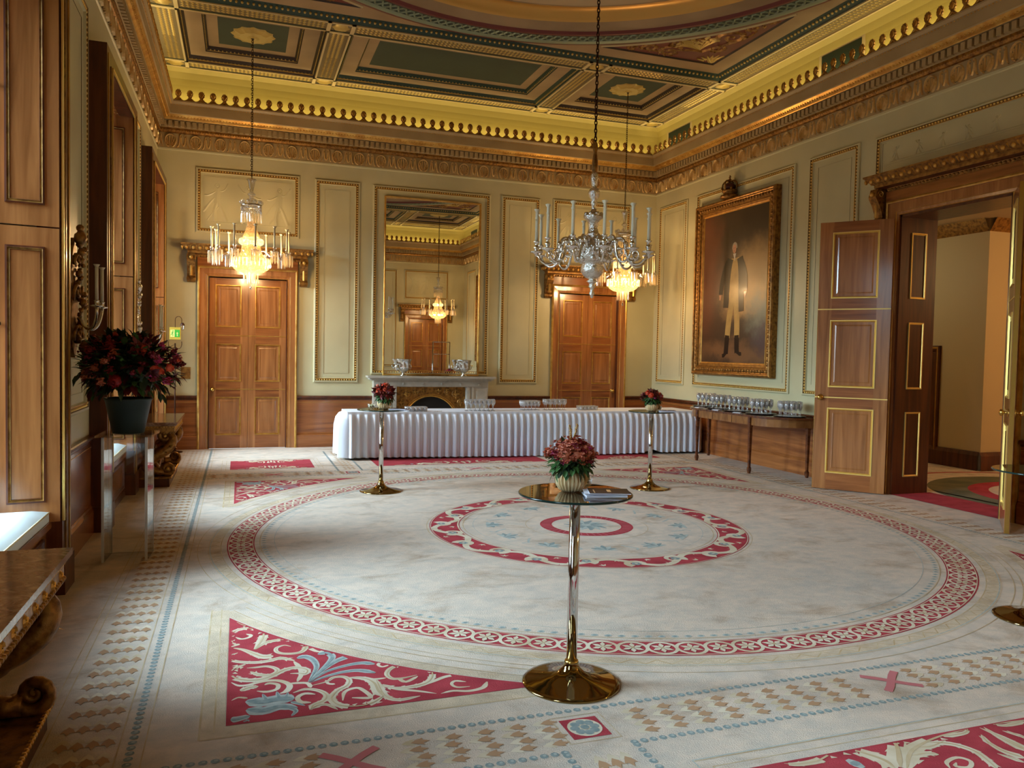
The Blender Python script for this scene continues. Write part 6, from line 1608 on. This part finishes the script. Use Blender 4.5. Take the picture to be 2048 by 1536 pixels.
# ---- big flower arrangement on its acrylic pedestal
t = thing('acrylic_pedestal', 'clear acrylic pedestal in front of the window pier carrying the big bouquet', 'pedestal', (-.86, 7.10, 0), -.05)
a = MB('acrylic'); q = .16
for s in (-1, 1):
    a.box(s*q-.008, s*q+.008, -q, q, 0, 1.012)
a.build('side_panel', t)
a = MB('acrylic'); a.box(-q+.008, q-.008, q-.016, q, 0, 1.012); a.build('back_panel', t)
a = MB('acrylic'); a.box(-.21, .21, -.20, .20, 1.012, 1.03); a.build('top', t)
for s in (-1, 1):
    for y in (-q, q): a = MB('acrylic_edge'); a.box(s*q-.010, s*q+.010, y-.004, y+.004, .001, 1.012); a.build('edge', t)
t = thing('flower_arrangement', 'huge dark bouquet of red, orange and magenta flowers in a bucket by the windows', 'flowers', (-.86, 7.10, 1.0305))
a = MB('bucket'); a.lathe([(0,.0),(.115,0),(.12,.004),(.175,.27),(.183,.275),(.183,.29),(.172,.29),(.165,.27),(.11,.02),(0,.02)], 36); a.build('bucket', t)
bouquet(t, (-.0,0,.53), .42, .72, ['leaf_dark','leaf_dark','leaf','leaf_red'],
        [('ball','f_red',.05,'red_bloom',1),('ball','f_orange',.03,'orange_bloom',2),('cluster','f_pink',.035,'magenta_blossom',2),('cluster','f_red',.038,'dark_red_blossom',3),('berries','f_berry',.05,'berry_sprig',4),('star','leaf_red',.08,'burgundy_leaf_spray',3),('cluster','f_rust',.035,'rust_blossom',2)], 1000, 96, .10, 21, top_bias=.15, xmin=-.415)

# ---- emergency exit standard and wall plate by the left door
t = thing('exit_sign_stand', 'dark stand with green running-man sign and hooked lamp left of the left oak door', 'exit sign', (-1.0, 13.98, 0))
a = MB('iron'); a.lathe([(0,0),(.12,0),(.12,.012),(.03,.03),(.012,.05)], 20); a.tube([(0,0,.03),(0,0,1.80)], .011, 8)
for s in (-1, 1): a.tube([(s*q_, 0, z) for q_, z in bez((.0,1.74),(.06,1.68),(.11,1.72),(.10,1.83),9)], .006, 6)
a.build('stand', t)
a = MB('cream_box'); a.box(-.085, .085, -.035, .035, 1.86, 2.06); a.build('sign_box', t)
a = MB('sign_white'); a.box(-.07, -.005, -.0375, -.035, 1.90, 2.02, 'sign_white'); a.box(-.005, .072, -.0375, -.035, 1.90, 2.02, 'sign_green')
def sg(pts, hw, m_): a.ridge(pts, hw, .0, m_, (Vector((0,-.0382,0)), Vector((1,0,0)), Vector((0,0,1)), Vector((0,-1,0))))
sg([(.034,1.915),(.034,1.975)], .006, 'sign_white'); sg([(.020,1.958),(.034,1.98),(.048,1.958)], .004, 'sign_white')
a.add([(-.03+.009*math.cos(k), -.0383, 1.998+.009*math.sin(k)) for k in [i*PI/4 for i in range(8)]], [tuple(range(8))], 'sign_green')
sg([(-.034,1.985),(-.04,1.955)], .006, 'sign_green'); sg([(-.04,1.955),(-.028,1.938),(-.034,1.915)], .004, 'sign_green'); sg([(-.04,1.955),(-.052,1.938),(-.064,1.94)], .004, 'sign_green'); sg([(-.052,1.965),(-.036,1.98),(-.02,1.965)], .003, 'sign_green')
a.build('sign_face', t)
a = MB('iron'); a.tube([(x_, 0, z) for x_, z in [(0,2.05),(0,2.16)]+[(.05-.05*math.cos(k*PI/8), 2.18+.06*math.sin(k*PI/8)) for k in range(9)]+[(.10,2.13)]], .005, 6)
a.lathe([(0,2.14),(.02,2.135),(.035,2.105),(.035,2.095)], 14, c=(.11,0,0)); a.build('lamp_arm', t)
a = MB('glass'); a.lathe([(.034,2.10),(.034,2.05),(.022,2.02),(0,2.01)], 14, c=(.11,0,0)); a.build('lamp_glass', t)
a = MB('bronze_gilt'); a.box(-.075, .075, -.014, 0, -.10, .10); a.ball((0,-.016,0), .008, 'brass'); o = a.build('wall_plate'); o.location = (-.86, YB-.001, 1.30); tag(o, 'small bronze coloured switch plate on the wall left of the left oak door', 'wall plate')

# ---- chrome rail seen in the mirror only
t = thing('chrome_rail', 'tall chrome rail stand visible in the mirror between the two silver coolers', 'stand', (6.62, 2.1, 0))
a = MB('chrome')
for s in (-1, 1): a.tube([(s*.30,0,.03),(s*.30,0,2.08)], .022, 10)
a.tube([(-.30,0,2.08),(.30,0,2.08)], .016, 8); a.tube([(-.30,0,1.66),(.30,0,1.66)], .012, 8); a.build('frame', t)
a = MB('iron')
for s in (-1, 1): a.box(s*.30-.02, s*.30+.02, -.25, .25, 0, .03)
a.build('feet', t)
